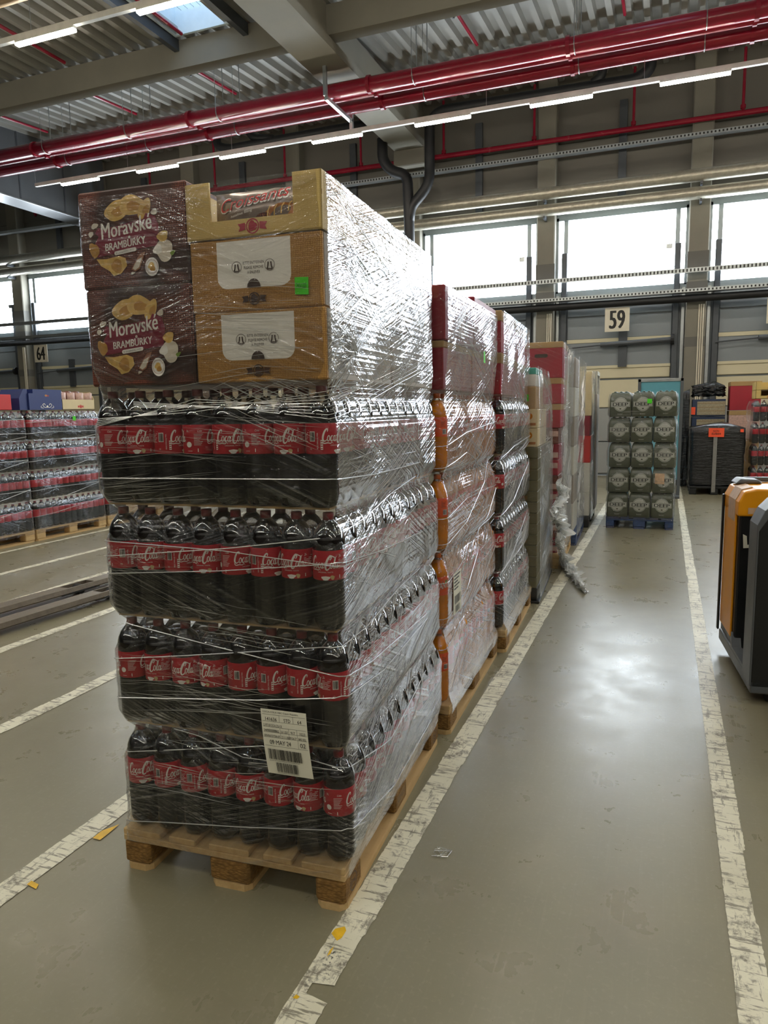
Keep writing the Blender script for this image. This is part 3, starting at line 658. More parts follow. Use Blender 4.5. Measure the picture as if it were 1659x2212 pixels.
# ------------------------------------------------------------------ stretch film
class Film:
    def __init__(s, name, label, levels, mat='film', rad=.035, nseg=(26, 34), wob=.003, seed=0, group='stretch film wraps'):
        """levels: (z, x0, x1, y0, y1), bottom to top"""
        rr = random.Random(seed); s.lv = levels; s.rad = rad; s.us = None; mb = MB(); mb.smooth = True
        fine = []
        for i in range(len(levels) - 1):
            a, b = levels[i], levels[i + 1]; k = max(1, int((b[0] - a[0]) / .03))
            for j in range(k): t = j / k; q = t * t * (3 - 2 * t); fine.append(tuple([a[0] + (b[0] - a[0]) * t] + [a[m] + (b[m] - a[m]) * q for m in range(1, 5)]))
        fine.append(levels[-1]); s.fine = fine
        us = []
        L0 = levels[0]; w = L0[2] - L0[1]; d = L0[4] - L0[3]; s.w, s.d = w, d
        per = 2 * (w + d)
        for k in range(nseg[0]): us.append(w * k / nseg[0])
        for k in range(nseg[1]): us.append(w + d * k / nseg[1])
        for k in range(nseg[0]): us.append(w + d + w * k / nseg[0])
        for k in range(nseg[1] + 1): us.append(2 * w + d + d * k / nseg[1])
        # denser points round the corners
        for c in (0, w, w + d, 2 * w + d, per):
            for e in (-.03, -.018, -.008, .008, .018, .03):
                if 0 < c + e < per: us.append(c + e)
        us = sorted(us); n = len(us); v = []; uv = []
        for q in fine:
            for u in us:
                p = s.pt(q, u); jit = wob * math.sin(u * 23 + q[0] * 31 + seed) * math.sin(q[0] * 47 + u * 7)
                c = ((q[1] + q[2]) / 2, (q[3] + q[4]) / 2); dx, dy = p[0] - c[0], p[1] - c[1]; l = math.hypot(dx, dy)
                v.append((p[0] + dx / l * jit, p[1] + dy / l * jit, p[2])); uv.append((u + seed * 1.7, q[0]))
        f = [(i * n + k, i * n + k + 1, (i + 1) * n + k + 1, (i + 1) * n + k) for i in range(len(fine) - 1) for k in range(n - 1)]
        mb.add(v, f); mb.uv = uv
        s.o = tag(build(mb, name, M[mat], recalc=False), label, 'stretch film', group)
    def pt(s, q, u):
        z, x0, x1, y0, y1 = q; r = s.rad; w, d = s.w, s.d
        def corner(e):  # offset from the sharp corner for a signed distance e
            return max(0, 1 - abs(e) / r) ** 2 * r * .42
        if u <= w: t = u / w; x, y = x0 + (x1 - x0) * t, y0
        elif u <= w + d: t = (u - w) / d; x, y = x1, y0 + (y1 - y0) * t
        elif u <= 2 * w + d: t = (u - w - d) / w; x, y = x1 - (x1 - x0) * t, y1
        else: t = (u - 2 * w - d) / d; x, y = x0, y1 - (y1 - y0) * t
        cx, cy = (x0 + x1) / 2, (y0 + y1) / 2; o = 0
        for c in (0, w, w + d, 2 * w + d, 2 * (w + d)): o = max(o, corner(u - c))
        if o: x += (-1 if x > cx else 1) * o; y += (-1 if y > cy else 1) * o
        return (x, y, z)
    def at(s, u, z, out=.003):
        F = s.fine; z = min(max(z, F[0][0]), F[-1][0])
        for i in range(len(F) - 1):
            if F[i][0] <= z <= F[i + 1][0]: break
        t = (z - F[i][0]) / max(1e-6, F[i + 1][0] - F[i][0]); q = tuple(F[i][k] + (F[i + 1][k] - F[i][k]) * t for k in range(5))
        q = (z, q[1] - out, q[2] + out, q[3] - out, q[4] + out); return s.pt(q, u)
    def strands(s, lines, r=.0016, name='film_strand'):
        for ln in lines:
            P = []
            for i in range(len(ln) - 1):
                (u0, z0), (u1, z1) = ln[i], ln[i + 1]; k = max(3, int(abs(u1 - u0) / .025))
                for j in range(k): t = j / k; P.append(s.at(u0 + (u1 - u0) * t, z0 + (z1 - z0) * t))
            P.append(s.at(*ln[-1])); o = build(MB().tube(P, r, 5), name, M['strand'], s.o, recalc=False)
    def folds(s, n, u0, u1, z0, z1, seed=1, r=(.0005, .0013), slopes=(.35, -.28, .05, .5)):
        rr = random.Random(seed); mb = MB()
        for c in range(max(1, n // 9)):   # folds come in fans of near-parallel lines
            uc, zc, sl = rr.uniform(u0, u1), rr.uniform(z0, z1), rr.choice(slopes)
            for k in range(9):
                L = rr.uniform(.12, .5); a = uc + rr.uniform(-.15, .15); z = zc + k * rr.uniform(.008, .02); P = []
                for j in range(13):
                    t = j / 12; u = a + (t - .5) * L
                    if u0 < u < u1 and z0 < z + sl * (u - a) < z1: P.append(s.at(u, z + sl * (u - a) + .003 * math.sin(t * 5 + k), .0022))
                if len(P) > 3: mb.tube(P, rr.uniform(*r), 4, False, taper=lambda t: .15 + math.sin(math.pi * t))
        if mb.v: tag(build(mb, 'film_folds', M['strand'], s.o, recalc=False), kind='stuff')
def bottle_levels(x0, x1, y0, y1, nl=4, top=None, shifts=None):
    lv = []
    for k in range(nl):
        z = layer_z(k); s = shifts[k] if shifts else 0
        lv += [(z + .004, x0 + s + .012, x1 + s - .012, y0 + .012, y1 - .012), (z + .04, x0 + s - .003, x1 + s + .003, y0 - .003, y1 + .003), (z + .245, x0 + s - .004, x1 + s + .004, y0 - .004, y1 + .004), (z + .305, x0 + s + .018, x1 + s - .018, y0 + .018, y1 - .018), (z + .345, x0 + s + .030, x1 + s - .030, y0 + .030, y1 - .030)]
    return lv

# ------------------------------------------------------------------ cartons
def carton(name, label, x0, x1, y0, y1, z0, z1, mat, lid=None, lidh=.05, hole=False, tape=True, group=None, cat='box', lidmat=None):
    t = thing(name, label, cat, ((x0 + x1) / 2, (y0 + y1) / 2, z0), 0, group); w, d, h = (x1 - x0) / 2, (y1 - y0) / 2, z1 - z0
    if lid: build(MB().box(-w + .004, w - .004, -d + .004, d - .004, 0, h - .004, .004), 'body', M[mat], t); build(MB().box(-w, w, -d, d, h - lidh, h, .004), 'lid', M[lid], t)
    else:
        build(MB().box(-w, w, -d, d, 0, h, .005), 'body', M[mat], t)
        if tape: build(MB().box(-.025, .025, -d - .0006, d + .0006, h - .05, h + .0008), 'tape', M[lidmat or 'kraft'], t)
    if hole:
        P = Print(); P.poly([(-.045 + .016 * math.cos(a), .016 * math.sin(a)) for a in [math.pi / 2 + math.pi * k / 6 for k in range(7)]] + [(.045 + .016 * math.cos(a), .016 * math.sin(a)) for a in [-math.pi / 2 + math.pi * k / 6 for k in range(7)]], M['brownprint'])
        build(P.mb(lambda u, v, l: (u, -d - .004 - l, h * .62 + v)), 'hand_hole', None, t, recalc=False)
        build(P.mb(lambda u, v, l: (w + .004 + l, u, h * .62 + v)), 'hand_hole', None, t, recalc=False)
    return t
def note(label, fn, mat='note', w=.045, h=.05, text=None):
    o = build(MB().add([fn(-w / 2, -h / 2, .001), fn(w / 2, -h / 2 - .003, .004), fn(w / 2, h / 2 - .002, .003), fn(-w / 2, h / 2, .001)], [(0, 1, 2, 3)]), 'sticky_note', M[mat], recalc=False)
    tag(o, label, 'note', 'sticky notes')
    if text:
        P = Print(); P.text(text, -w * .35, -.006, w * .7, .012, M['ink'], slope=-.05); build(P.mb(fn, .0002, .0055), 'handwriting', None, o, recalc=False)
    return o
def emblem(P, cx, cy, s, mat):
    P.ring(cx, cy, .020 * s, .0245 * s, mat); P.ell(cx, cy, .017 * s, .017 * s, mat, 0, 14, .12)
    for sg in (-1, 1): P.poly([(cx + sg * .026 * s, cy - .010 * s), (cx + sg * .052 * s, cy - .014 * s), (cx + sg * .046 * s, cy - .002 * s), (cx + sg * .054 * s, cy + .010 * s), (cx + sg * .026 * s, cy + .012 * s)], mat)

def mark(): return set(o.name for o in bpy.data.objects)
def turn(before, px, py, deg):
    """turn one stack (everything made since the mark) about a floor point"""
    R_ = Matrix.Translation((px, py, 0)) @ Matrix.Rotation(math.radians(deg), 4, 'Z') @ Matrix.Translation((-px, -py, 0))
    for o in bpy.data.objects:
        if o.name not in before and o.parent is None:
            l = R_ @ Vector(o.location); o.location = l; o.rotation_euler[2] += math.radians(deg)

# ================================================================== nearest pallet of cola
mk = mark()
pal, blk = pallet('pale wooden pallet under the nearest cola stack', -1.664, 1.83, 'wood', 'chip')
P = Print(); P.ring(.072, .039, .026, .030, M['brownprint'], 24); P.text('EPAL', .05, .03, .044, .018, M['brownprint'])
build(P.mb(lambda u, v, l: (.1 + l, u, v), .0001, .0004), 'stamp', None, blk[2], recalc=False); P = Print(); P.rect(.02, .12, .018, .06, M['kraft_d']); P.text('CZ 415', .028, .03, .085, .02, M['brownprint'])
build(P.mb(lambda u, v, l: (.1 + l, u, v), .0001, .0004), 'stamp', None, blk[5], recalc=False); P = Print(); P.ring(.072, .039, .026, .030, M['brownprint'], 24); P.text('EUR', .054, .03, .036, .018, M['brownprint'])
build(P.mb(lambda u, v, l: (.1 + l, u, v), .0001, .0004), 'stamp', None, blk[8], recalc=False)
SH = [.012, .004, 0, -.010]; BX0, BX1, BY0, BY1 = -1.676, -.860, 1.842, 3.052
pitch = (BX1 - BX0) / 8; py_ = (BY1 - BY0) / 12
rng = random.Random(11)
ANG = {0: [-20, 115, 95, 100, 0, 105, 25, -95], 1: [-100, 20, 5, 35, 100, 105, 110, 70], 2: [80, 5, 110, 2, -60, 120, 4, -3], 3: [-85, 0, 105, -100, 150, -95, 5, 110]}
for k in range(4):
    for i in range(8):
        for j in range(12):
            if not (j < 2 or i == 7): continue
            x = BX0 + SH[k] + pitch * (i + .5); y = BY0 + py_ * (j + .5)
            if j == 0: rz = math.radians(ANG[k][i]) + (-.18 if i < 5 else -.05) ; lb = 'cola bottle, %s from left in front row of %s layer, nearest stack' % (ORD[i], LAYER[k])
            elif i == 7: rz = rng.uniform(0, 6.28); lb = 'cola bottle, %s along right side of %s layer, nearest stack' % (ORD[j], LAYER[k])
            else: rz = rng.uniform(0, 6.28); lb = 'cola bottle behind front row, %s from left in %s layer, nearest stack' % (ORD[i], LAYER[k])
            bottle('cola', (x, y, layer_z(k) + .003), -rz, lb, 'cola bottles')
    if k: tag(build(MB().box(BX0 + SH[k] + .026, BX1 + SH[k] - .026, BY0 + .026, BY1 - .026, layer_z(k) - .004, layer_z(k) + .002), 'layer_pad', M['kraft']), 'tan cardboard sheet under the %s layer of the nearest stack' % LAYER[k], 'cardboard', 'layer pads')
TOPZ = layer_z(4) + .001      # 1.611
def burlap_crate(label, x0, x1, y0, y1, z0, z1, printed=True):
    t = thing('snack_crate', label, 'box', (x0, y0, z0), 0, 'burlap print crates'); w, d, h = x1 - x0, y1 - y0, z1 - z0
    build(MB().box(0, w, 0, d, 0, h, .004), 'body', M['burlap'], t); build(MB().box(w - .001, w + .0015, .012, d - .01, .004, h - .004), 'side_panel', M['greybox'], t)
    if printed:
        P = Print(); a, b, zt, zb = .088, .318, h - .008, .062; r = .03
        pts = [(a, zt), (a, zb + r)] + [(a + r - r * math.cos(q), zb + r - r * math.sin(q)) for q in [math.pi / 2 * k / 5 for k in range(1, 6)]] + [(b - r + r * math.sin(q), zb + r - r * math.cos(q)) for q in [math.pi / 2 * k / 5 for k in range(0, 6)]] + [(b, zt)]
        P.poly(pts, M['white'])
        for i, (s, ww) in enumerate((('BITTE ENTFERNEN', .066), ('PLEASE REMOVE', .060), ('A ENLEVER', .040))): P.text(s, .203 - ww / 2, .126 - i * .013, ww, .0078, M['brownprint'])
        for cx in (.150, .254):
            P.ring(cx, .120, .0145, .0158, M['brownprint'])
            for s in (-1, 1): P.stroke([(cx + s * .004, .128), (cx + s * .006, .114), (cx + s * .009, .110)], .004, M['brownprint'], 3)
            P.rect(cx - .008, cx + .008, .107, .110, M['brownprint'])
        P.poly([(.203 + .021 * math.cos(q), zb + .001 + .023 * math.sin(q)) for q in [math.pi * k / 10 for k in range(11)]], M['brownprint']); emblem(P, .203, .031, .72, M['brownprint'])
        build(P.mb(lambda u, v, l: (u, -l, v)), 'tear_off_panel', None, t, recalc=False)
    return t
CX0, CX1, CY0 = -1.300, -.888, 1.846
burlap_crate('lower tan burlap print crate with white tear panel, right of crisps', CX0 + .004, CX1 + .004, CY0, CY0 + .6, TOPZ, TOPZ + .199)
burlap_crate('upper tan burlap print crate with white tear panel and green note', CX0, CX1, CY0, CY0 + .6, TOPZ + .200, TOPZ + .400)
carton('cardboard_box', 'plain brown carton at the back under the rear croissant tray', CX0, CX1, CY0 + .61, CY0 + 1.19, TOPZ + .2, TOPZ + .399, 'greybox', group='rear cartons of the nearest stack')
g_ = carton('cardboard_box', 'low grey brown carton with round crest at back right of nearest stack', CX0, CX1 + .006, CY0 + .62, CY0 + 1.19, TOPZ, TOPZ + .185, 'greybox', group='rear cartons of the nearest stack')
P = Print(); P.ring(0, 0, .03, .036, M['brownprint']); P.ell(0, 0, .018, .018, M['brownprint']); P.rect(-.06, -.04, -.03, .02, M['brownprint']); w_ = (CX1 + .006 - CX0) / 2
build(P.mb(lambda u, v, l: (w_ + l, u - .14, .07 + v)), 'crest_print', None, g_, recalc=False)
def croissant_tray(label, x0, x1, y0, y1, z0, z1, group='croissant trays', packs=True, cutout=True):
    t = thing('display_tray', label, 'tray', (x0, y0, z0), 0, group); w, d, h = x1 - x0, y1 - y0, z1 - z0; th = .005
    b = MB(); b.box(0, w, 0, d, 0, th); build(b, 'base', M['tray'], t)
    if cutout: poly = [(0, 0), (w, 0), (w, h), (w - .085, h), (w - .085, .060), (w - .098, .046), (.088, .046), (.078, .056), (.078, h), (0, h)]
    else: poly = [(0, 0), (w, 0), (w, h), (0, h)]
    f = MB(); n = len(poly)
    # panel split into three convex pieces so that the cutout stays open
    if cutout:
        for q in (((0, .078), (0, h)), ((.078, w - .085), (0, .048)), ((w - .085, w), (0, h))): f.box(q[0][0], q[0][1], 0, th, q[1][0], q[1][1])
    else: f.box(0, w, 0, th, 0, h)
    build(f, 'front_panel', M['tray'], t)
    for x in (0, w - th): build(MB().box(x, x + th, 0, d, 0, h), 'side_panel', M['tray'], t)
    build(MB().box(0, w, d - th, d, 0, h), 'back_panel', M['tray'], t)
    s = MB()
    for (ya, za, yb, zb) in ((.035, .1, .035, .15), (.035, .1, .05, .095), (.05, .095, .05, .13), (.06, .09, .06, .15), (.0, .09, .0, .10)): s.box(w, w + .0008, ya, yb + .003, za * h / .155, zb * h / .155 + .003)
    build(s, 'slot_cut', M['kraft_d'], t)
    P = Print(); emblem(P, w / 2 - .0, .026, .85, M['redbox']); build(P.mb(lambda u, v, l: (u, -l, v)), 'crest_print', None, t, recalc=False)
    return t
croissant_tray('open yellow kraft tray of croissant packs atop the nearest stack', CX0 - .004, CX1 + .004, CY0 - .002, CY0 + .6, TOPZ + .401, TOPZ + .556)
croissant_tray('rear yellow kraft tray atop the nearest stack, behind the croissant packs', CX0 - .004, CX1 + .004, CY0 + .605, CY0 + 1.2, TOPZ + .401, TOPZ + .553, cutout=False)
def pillow(w, h, d, nx=10, nz=8):
    mb = MB(); mb.smooth = True; v = []
    for s in (-1, 1):
        for j in range(nz + 1):
            for i in range(nx + 1):
                a, b = i / nx, j / nz; bul = (math.sin(math.pi * a) ** .5) * (math.sin(math.pi * b) ** .6)
                v.append((w * (a - .5), s * d / 2 * bul + .0015 * math.sin(a * 40 + b * 9), h * b + .004 * math.sin(a * 31)))
    n = (nx + 1) * (nz + 1); f = []
    for s in (0, 1):
        for j in range(nz):
            for i in range(nx):
                q = (s * n + j * (nx + 1) + i, s * n + j * (nx + 1) + i + 1, s * n + (j + 1) * (nx + 1) + i + 1, s * n + (j + 1) * (nx + 1) + i); f.append(q if s == 0 else q[::-1])
    return mb.add(v, f)
for i in range(4):
    pk = thing('croissant_pack', ['foremost croissant pack showing red lettering in the open tray', 'second croissant pack from the front in the tray', 'third croissant pack from the front in the tray', 'rearmost croissant pack in the open tray'][i], 'snack pack', ((CX0 + CX1) / 2 - .008, CY0 + .055 + i * .11, TOPZ + .41), 0, 'croissant packs')
    build(pillow(.27, .128, .08), 'wrapper', M['greysilver'], pk)
    if i == 0:
        P = Print(); P.text('Croissants', -.112, .062, .216, .040, M['white'], slope=.14, shear=.2, grow=.15); P.text('Croissants', -.110, .0645, .212, .035, M['bred'], slope=.16, shear=.2, grow=.15)
        P.text('hazelnut filling', -.07, .048, .07, .009, M['white'], slope=.16); P.ell(.082, .056, .05, .02, M['croi'], .25, 16, .06); P.ell(.03, .046, .02, .008, M['choc'], .2)
        for q in range(4): P.stroke([(.045 + q * .02, .038 + q * .006), (.048 + q * .02, .056 + q * .006), (.055 + q * .02, .07 + q * .004)], .003, M['chipy'], 3)
        P.text('7 Days', -.12, .115, .045, .012, M['redbox']) if False else None
        build(P.mb(lambda u, v, l: (u, -.040 * (max(0, math.sin(math.pi * (u / .27 + .5))) ** .5) * (max(0, math.sin(math.pi * min(1, max(0, v / .128)))) ** .6) - .002 - l, v), .0002), 'wrapper_print', None, pk, recalc=False)
def crisps_box(label, x0, x1, y0, y1, z0, z1):
    t = thing('crisps_box', label, 'box', (x0, y0, z0), 0, 'dark brown crisps boxes'); w, d, h = x1 - x0, y1 - y0, z1 - z0
    build(MB().box(0, w, 0, d, 0, h, .006), 'body', M['choc'], t); build(MB().box(.01, w - .01, .01, d - .01, h - .001, h + .001), 'top_print', M['chipd'], t)
    P = Print(); q = M
    P.ell(.09, .225, .0, .0, q['chipy']) if False else None
    P.rect(.05, .27, .0005, .001, q['brownprint'])
    for (cx, cy, rx, ry, a) in ((.148, .212, .046, .03, .3), (.205, .222, .048, .030, -.1), (.250, .205, .020, .035, -.5)): P.ell(cx, cy, rx, ry, q['chipy'], a, 22, .05); P.ell(cx + .006, cy - .003, rx * .55, ry * .5, q['chipd'], a, 14, .1)
    for (cx, cy, rx, ry, a) in ((.285, .195, .012, .009, .3), (.062, .172, .014, .008, .3), (.046, .148, .010, .008, .5)): P.ell(cx, cy, rx, ry, q['garlic'], a, 12, .1)
    P.poly([(.066, .075), (.185, .088), (.290, .094), (.300, .150), (.288, .182), (.255, .194), (.245, .178), (.09, .158), (.076, .166), (.062, .150), (.075, .138), (.060, .12)], q['maroon'])
    for s in (0, .0022): P.text('Moravské', .086 + s, .128, .186, .044, q['white'], slope=.10, grow=.12)
    for s in (0, .0016): P.text('BRAMBŮRKY', .098 + s, .092, .150, .032, q['white'], slope=.085)
    P.poly([(.137 + .006 * math.cos(a), .083 + .006 * math.sin(a)) for a in [math.pi / 2 + math.pi * k / 6 for k in range(7)]] + [(.208 + .006 * math.cos(a), .090 + .006 * math.sin(a)) for a in [-math.pi / 2 + math.pi * k / 6 for k in range(7)]], q['white'])
    P.text('K DOBRÉMU PITÍ', .138, .0805, .066, .0055, q['ink'], slope=.1)
    P.poly([(.062, .070), (.10, .068), (.148, .074), (.172, .066), (.176, .042), (.152, .020), (.124, .014), (.110, .030), (.078, .048)], q['chipy']); P.ell(.138, .044, .020, .022, q['chipd'], .3, 14, .1); P.ell(.056, .098, .018, .024, q['chipd'], .5, 14, .1)
    P.poly([(.192, .030), (.206, .022), (.222, .030), (.240, .066), (.246, .080), (.226, .074), (.206, .050)], q['flour']); P.poly([(.196, .032), (.206, .026), (.220, .034), (.234, .064), (.214, .056)], q['garlic']); P.ell(.196, .018, .008, .004, q['garlic'], .2, 8, .2)
    P.ell(.316, .078, .030, .034, q['garlic'], .2, 20, .07); P.ell(.312, .120, .020, .016, q['chipy'], .3, 14, .1); P.ell(.292, .082, .017, .014, q['white'], .5, 12, .1); P.ell(.345, .068, .010, .006, q['leafprint'], .5, 10, .2)
    P.ell(.268, .032, .0245, .028, q['white'], 0, 22); P.ring(.268, .032, .0205, .0215, q['maroon']); P.ell(.266, .036, .012, .009, q['chipy'], .4, 12, .1); P.ell(.271, .026, .010, .008, q['chipd'], .3, 12, .1)
    P.items = [([(u * w / .40, (v + .022) * h / .30) for u, v in it[0]], it[1], it[2]) for it in P.items]
    build(P.mb(lambda u, v, l: (u, -l, v), .00012), 'artwork_print', None, t, recalc=False); return t
crisps_box('lower dark brown crisps box at left of the nearest stack', -1.674, -1.304, 1.846, 2.44, TOPZ, TOPZ + .290)
crisps_box('upper dark brown crisps box at top left of the nearest stack', -1.684, -1.306, 1.850, 2.45, TOPZ + .292, TOPZ + .576)
# film round the nearest pallet
lv = [(.105, -1.668, -.860, 1.826, 3.034), (.140, -1.670, -.858, 1.824, 3.036)] + bottle_levels(BX0, BX1, BY0, BY1, 4, shifts=SH)
lv = [lv[0], lv[1]] + lv[3:-1] + [(1.615, -1.668, -.884, 1.846, 3.046), (1.66, -1.682, -.876, 1.838, 3.056), (2.0, -1.690, -.878, 1.836, 3.056), (2.165, -1.690, -.880, 1.838, 3.056)]
F1 = Film('stretch_wrap', 'clear wrinkled stretch film round the nearest cola and snack stack', lv, seed=1)
w_, d_ = F1.w, F1.d
def fz(px, py): p = on_y(px, py, 1.835); return (min(max(p[0] + 1.668, .005), w_ - .005), p[2])
def sz(px, py): p = on_x(px, py, -.865); return (w_ + min(max(p[1] - 1.826, .01), d_ - .01), p[2])
F1.strands([[fz(228, 1030), fz(480, 1033), fz(725, 1036), sz(820, 1025), sz(930, 1000)], [fz(236, 1162), fz(490, 1187), fz(700, 1221), sz(790, 1205), sz(925, 1090)],
            [fz(238, 1196), fz(500, 1182), fz(735, 1162), sz(800, 1120), sz(925, 1030)], [fz(240, 1232), fz(490, 1230), fz(740, 1218), sz(830, 1190), sz(930, 1150)],
            [fz(248, 1412), fz(520, 1408), fz(700, 1404), sz(800, 1360), sz(935, 1230)], [fz(266, 1342), fz(430, 1385), fz(690, 1452), sz(800, 1430), sz(938, 1330)],
            [fz(255, 1494), fz(560, 1508), fz(745, 1508), sz(830, 1450), sz(940, 1340)], [fz(274, 1612), fz(560, 1616), fz(750, 1672), sz(840, 1600), sz(942, 1450)],
            [fz(378, 1570), fz(520, 1635), fz(740, 1674)], [fz(290, 1756), fz(520, 1778), fz(755, 1796), sz(850, 1700), sz(945, 1560)]], .0017)
rr = random.Random(4)
F1.strands([[fz(215, 905 + k * 5), fz(430, 890 - k * 7), fz(715, 845 + k * 9), sz(800, 830)] for k in range(5)] + [[fz(300, 868 + k * 3), fz(500, 880), fz(722, 905 - k * 9), sz(790, 880 - k * 10), sz(940, 800 - k * 8)] for k in range(5)], .0009)
F1.folds(420, w_ + .03, w_ + d_ - .02, .2, 2.15, 5); F1.folds(150, .02, w_ - .02, .2, 2.1, 6, (.0003, .0008), (.02, -.03, .05, -.08, .1))
F1.folds(70, .42, w_ - .02, 1.38, 1.62, 8, (.0004, .001), (.3, -.4, .2, -.15))
g = MB(); A = sz(778, 752)
for k in range(46):
    t = rr.random(); b = sz(706 + rr.uniform(0, 10), 660 + t * 200); mid_ = ((A[0] + b[0]) / 2 + rr.gauss(0, .02), (A[1] + b[1]) / 2 + rr.gauss(0, .025)); c_ = (A[0] + rr.gauss(0, .012), A[1] + rr.gauss(0, .015))
    ln = catmull([b, mid_, c_], 5); g.tube([F1.at(u, z, .003 + .012 * math.sin(math.pi * i / (len(ln) - 1)) * rr.random()) for i, (u, z) in enumerate(ln)], rr.uniform(.0006, .0016), 4, False)
for k in range(40):
    b = (A[0] + rr.uniform(.0, .9), A[1] + rr.uniform(-.05, .42)); sl_ = rr.uniform(.1, .35); a0 = (A[0] + rr.gauss(0, .01), A[1] + rr.gauss(0, .015))
    g.tube([F1.at(a0[0] + (b[0] - a0[0]) * i / 12, a0[1] + (b[1] - a0[1]) * i / 12, .002) for i in range(13)], rr.uniform(.0004, .0011), 4, False, taper=lambda t: 1.1 - t)
tag(build(g, 'film_bunch', M['strand'], F1.o, recalc=False), kind='stuff')
note('neon green sticky note on the upper burlap crate', lambda u, v, l: (-.950 + u, CY0 - .002 - l, 1.868 + v), w=.042, h=.046, text='24/5/1223')
# shipping label
sl = thing('shipping_label', 'white printed shipping label with barcodes on the nearest cola stack', 'label', (-1.110, 1.822, .430))
def slf(u, v, l):
    return (u + .018 * (1 - v / .2) * 1.0 - .009, -.006 * math.sin((v / .2) * 3.0) - .004 - l + .0, v)
g = MB(); g.smooth = True; v = []
for j in range(13):
    for i in range(7): v.append(slf(.15 * i / 6, .205 * j / 12, 0))
g.add(v, [(j * 7 + i, j * 7 + i + 1, (j + 1) * 7 + i + 1, (j + 1) * 7 + i) for j in range(12) for i in range(6)]); build(g, 'paper', M['paper'], sl, recalc=False)
P = Print(); k_ = M['ink']
P.text('COCA-COLA HBC Czech Republic', .006, .193, .118, .0065, k_)
for y in (.189, .168, .151, .135, .119, .092): P.rect(.004, .146, y, y + .0007, k_)
for x, a, b in ((.06, .168, .189), (.105, .168, .189), (.06, .119, .151), (.088, .119, .151), (.115, .092, .151)): P.rect(x, x + .0007, a, b, k_)
for s, x, y, w, h in (('141636', .014, .1705, .038, .0105), ('STD', .075, .1705, .022, .0105), ('64', .120, .1705, .013, .0105), ('2L PET X8 COCA-COLA SK', .006, .153, .062, .0075, ), ('5449000008862', .006, .1365, .05, .008), ('26/11/2027', .063, .1365, .023, .007), ('917', .095, .1365, .014, .008), ('1023', .124, .1365, .018, .008), ('00054066152192461691', .006, .1205, .052, .0075), ('23.11.08/09:36:37', .063, .1205, .05, .0075), ('845 032', .119, .1205, .024, .0075), ('09 MAY 24', .022, .098, .07, .0135), ('02', .122, .098, .018, .0135)): P.text(s, x, y, w, h, k_)
barcode(P, .012, .049, .112, .034, k_, 9, 60); P.text('(02)05449000008862(15)240509(37)64', .014, .0435, .10, .004, k_); barcode(P, .034, .010, .072, .031, k_, 12, 44); P.text('(00)354066152192461691', .034, .0055, .072, .0035, k_)
build(P.mb(slf, .00004, .0006), 'label_print', None, sl, recalc=False)
turn(mk, -.862, 1.85, 3.3); mk = mark()

# ================================================================== second pallet: orange soda, red boxes
pallet('wooden pallet under the orange soda stack', -1.70, 3.11, 'wood', 'chip')
FX0, FX1, FY0, FY1 = -1.752, -.916, 3.115, 4.315
for k in range(4):
    for i in range(8):
        for j in range(12):
            if not (i == 7 or (j == 0 and i >= 5)): continue
            lb = 'orange soda bottle, %s along right side of %s layer, second stack' % (ORD[j], LAYER[k]) if i == 7 else 'orange soda bottle, %s from right in front row of %s layer, second stack' % (ORD[7 - i], LAYER[k])
            bottle('fanta', (FX0 + .1045 * (i + .5), FY0 + .1 * (j + .5), layer_z(k) + .003), (.9 if (k, j) == (1, 0) else 2.6 if j == 0 else random.uniform(0, 6.28)), lb, 'orange soda bottles')
    if k: tag(build(MB().box(FX0 + .03, FX1 - .03, FY0 + .03, FY1 - .03, layer_z(k) - .004, layer_z(k) + .002), 'layer_pad', M['kraft']), 'tan cardboard sheet under the %s layer of the orange soda stack' % LAYER[k], 'cardboard', 'layer pads')
RG = 'red snack boxes'
for i, (y0, y1) in enumerate(((3.13, 3.70), (3.72, 4.30))):
    nm = ['front', 'rear'][i]
    carton('snack_box', '%s lower red box with tan lid on the orange soda stack' % nm, -1.33, -.925, y0, y1, TOPZ, TOPZ + .215, 'redbox2', 'kraft', .03, group=RG)
    t_ = carton('snack_box', '%s upper crimson box on the orange soda stack' % nm, -1.33, -.918, y0, y1, TOPZ + .218, TOPZ + .455 + .03 * i, 'redbox2', None, group=RG, lidmat='redbox')
    P = Print(); P.text('snack', -.22, .13, .10, .035, M['white'], shear=.3); P.text('cup...', -.22, .09, .09, .032, M['white'], shear=.3); P.rect(-.05, .06, .03, .13, M['pink']); P.ell(.12, .08, .05, .04, M['snack'], .2)
    build(P.mb(lambda u, v, l: (.206 + l, u, v)), 'side_print', None, t_, recalc=False)
carton('cardboard_box', 'open tan carton standing behind the crimson boxes on the second stack', -1.75, -1.36, 3.5, 4.2, TOPZ, TOPZ + .52, 'kraft')
lv = [(.10, -1.706, -.894, 3.104, 4.316)] + [(.14, -1.71, -.892, 3.102, 4.318)] + bottle_levels(FX0, FX1, FY0, FY1)[1:-1] + [(1.63, -1.745, -.92, 3.115, 4.31), (1.84, -1.755, -.905, 3.105, 4.318), (2.06, -1.755, -.905, 3.108, 4.318)]
F2 = Film('stretch_wrap', 'clear stretch film round the orange soda and red box stack', lv, seed=2)
W2 = F2.w
F2.strands([[(W2 * .6, z0), (W2 - .01, z0 + .01), (W2 + .4, z0 + .06), (W2 + 1.18, z0 + s)] for z0, s in ((.4, .3), (.72, .18), (1.02, .05), (1.35, .1), (.55, .5), (.9, .35), (1.25, -.1))], .0016)
F2.folds(420, W2 + .02, W2 + F2.d - .02, .15, 2.05, 12, (.0006, .0016)); F2.folds(40, W2 - .3, W2 - .01, .15, 2.0, 13)
sl2 = thing('shipping_label', 'white shipping label with barcode on the side of the orange soda stack', 'label', (-.908, 3.22, .55))
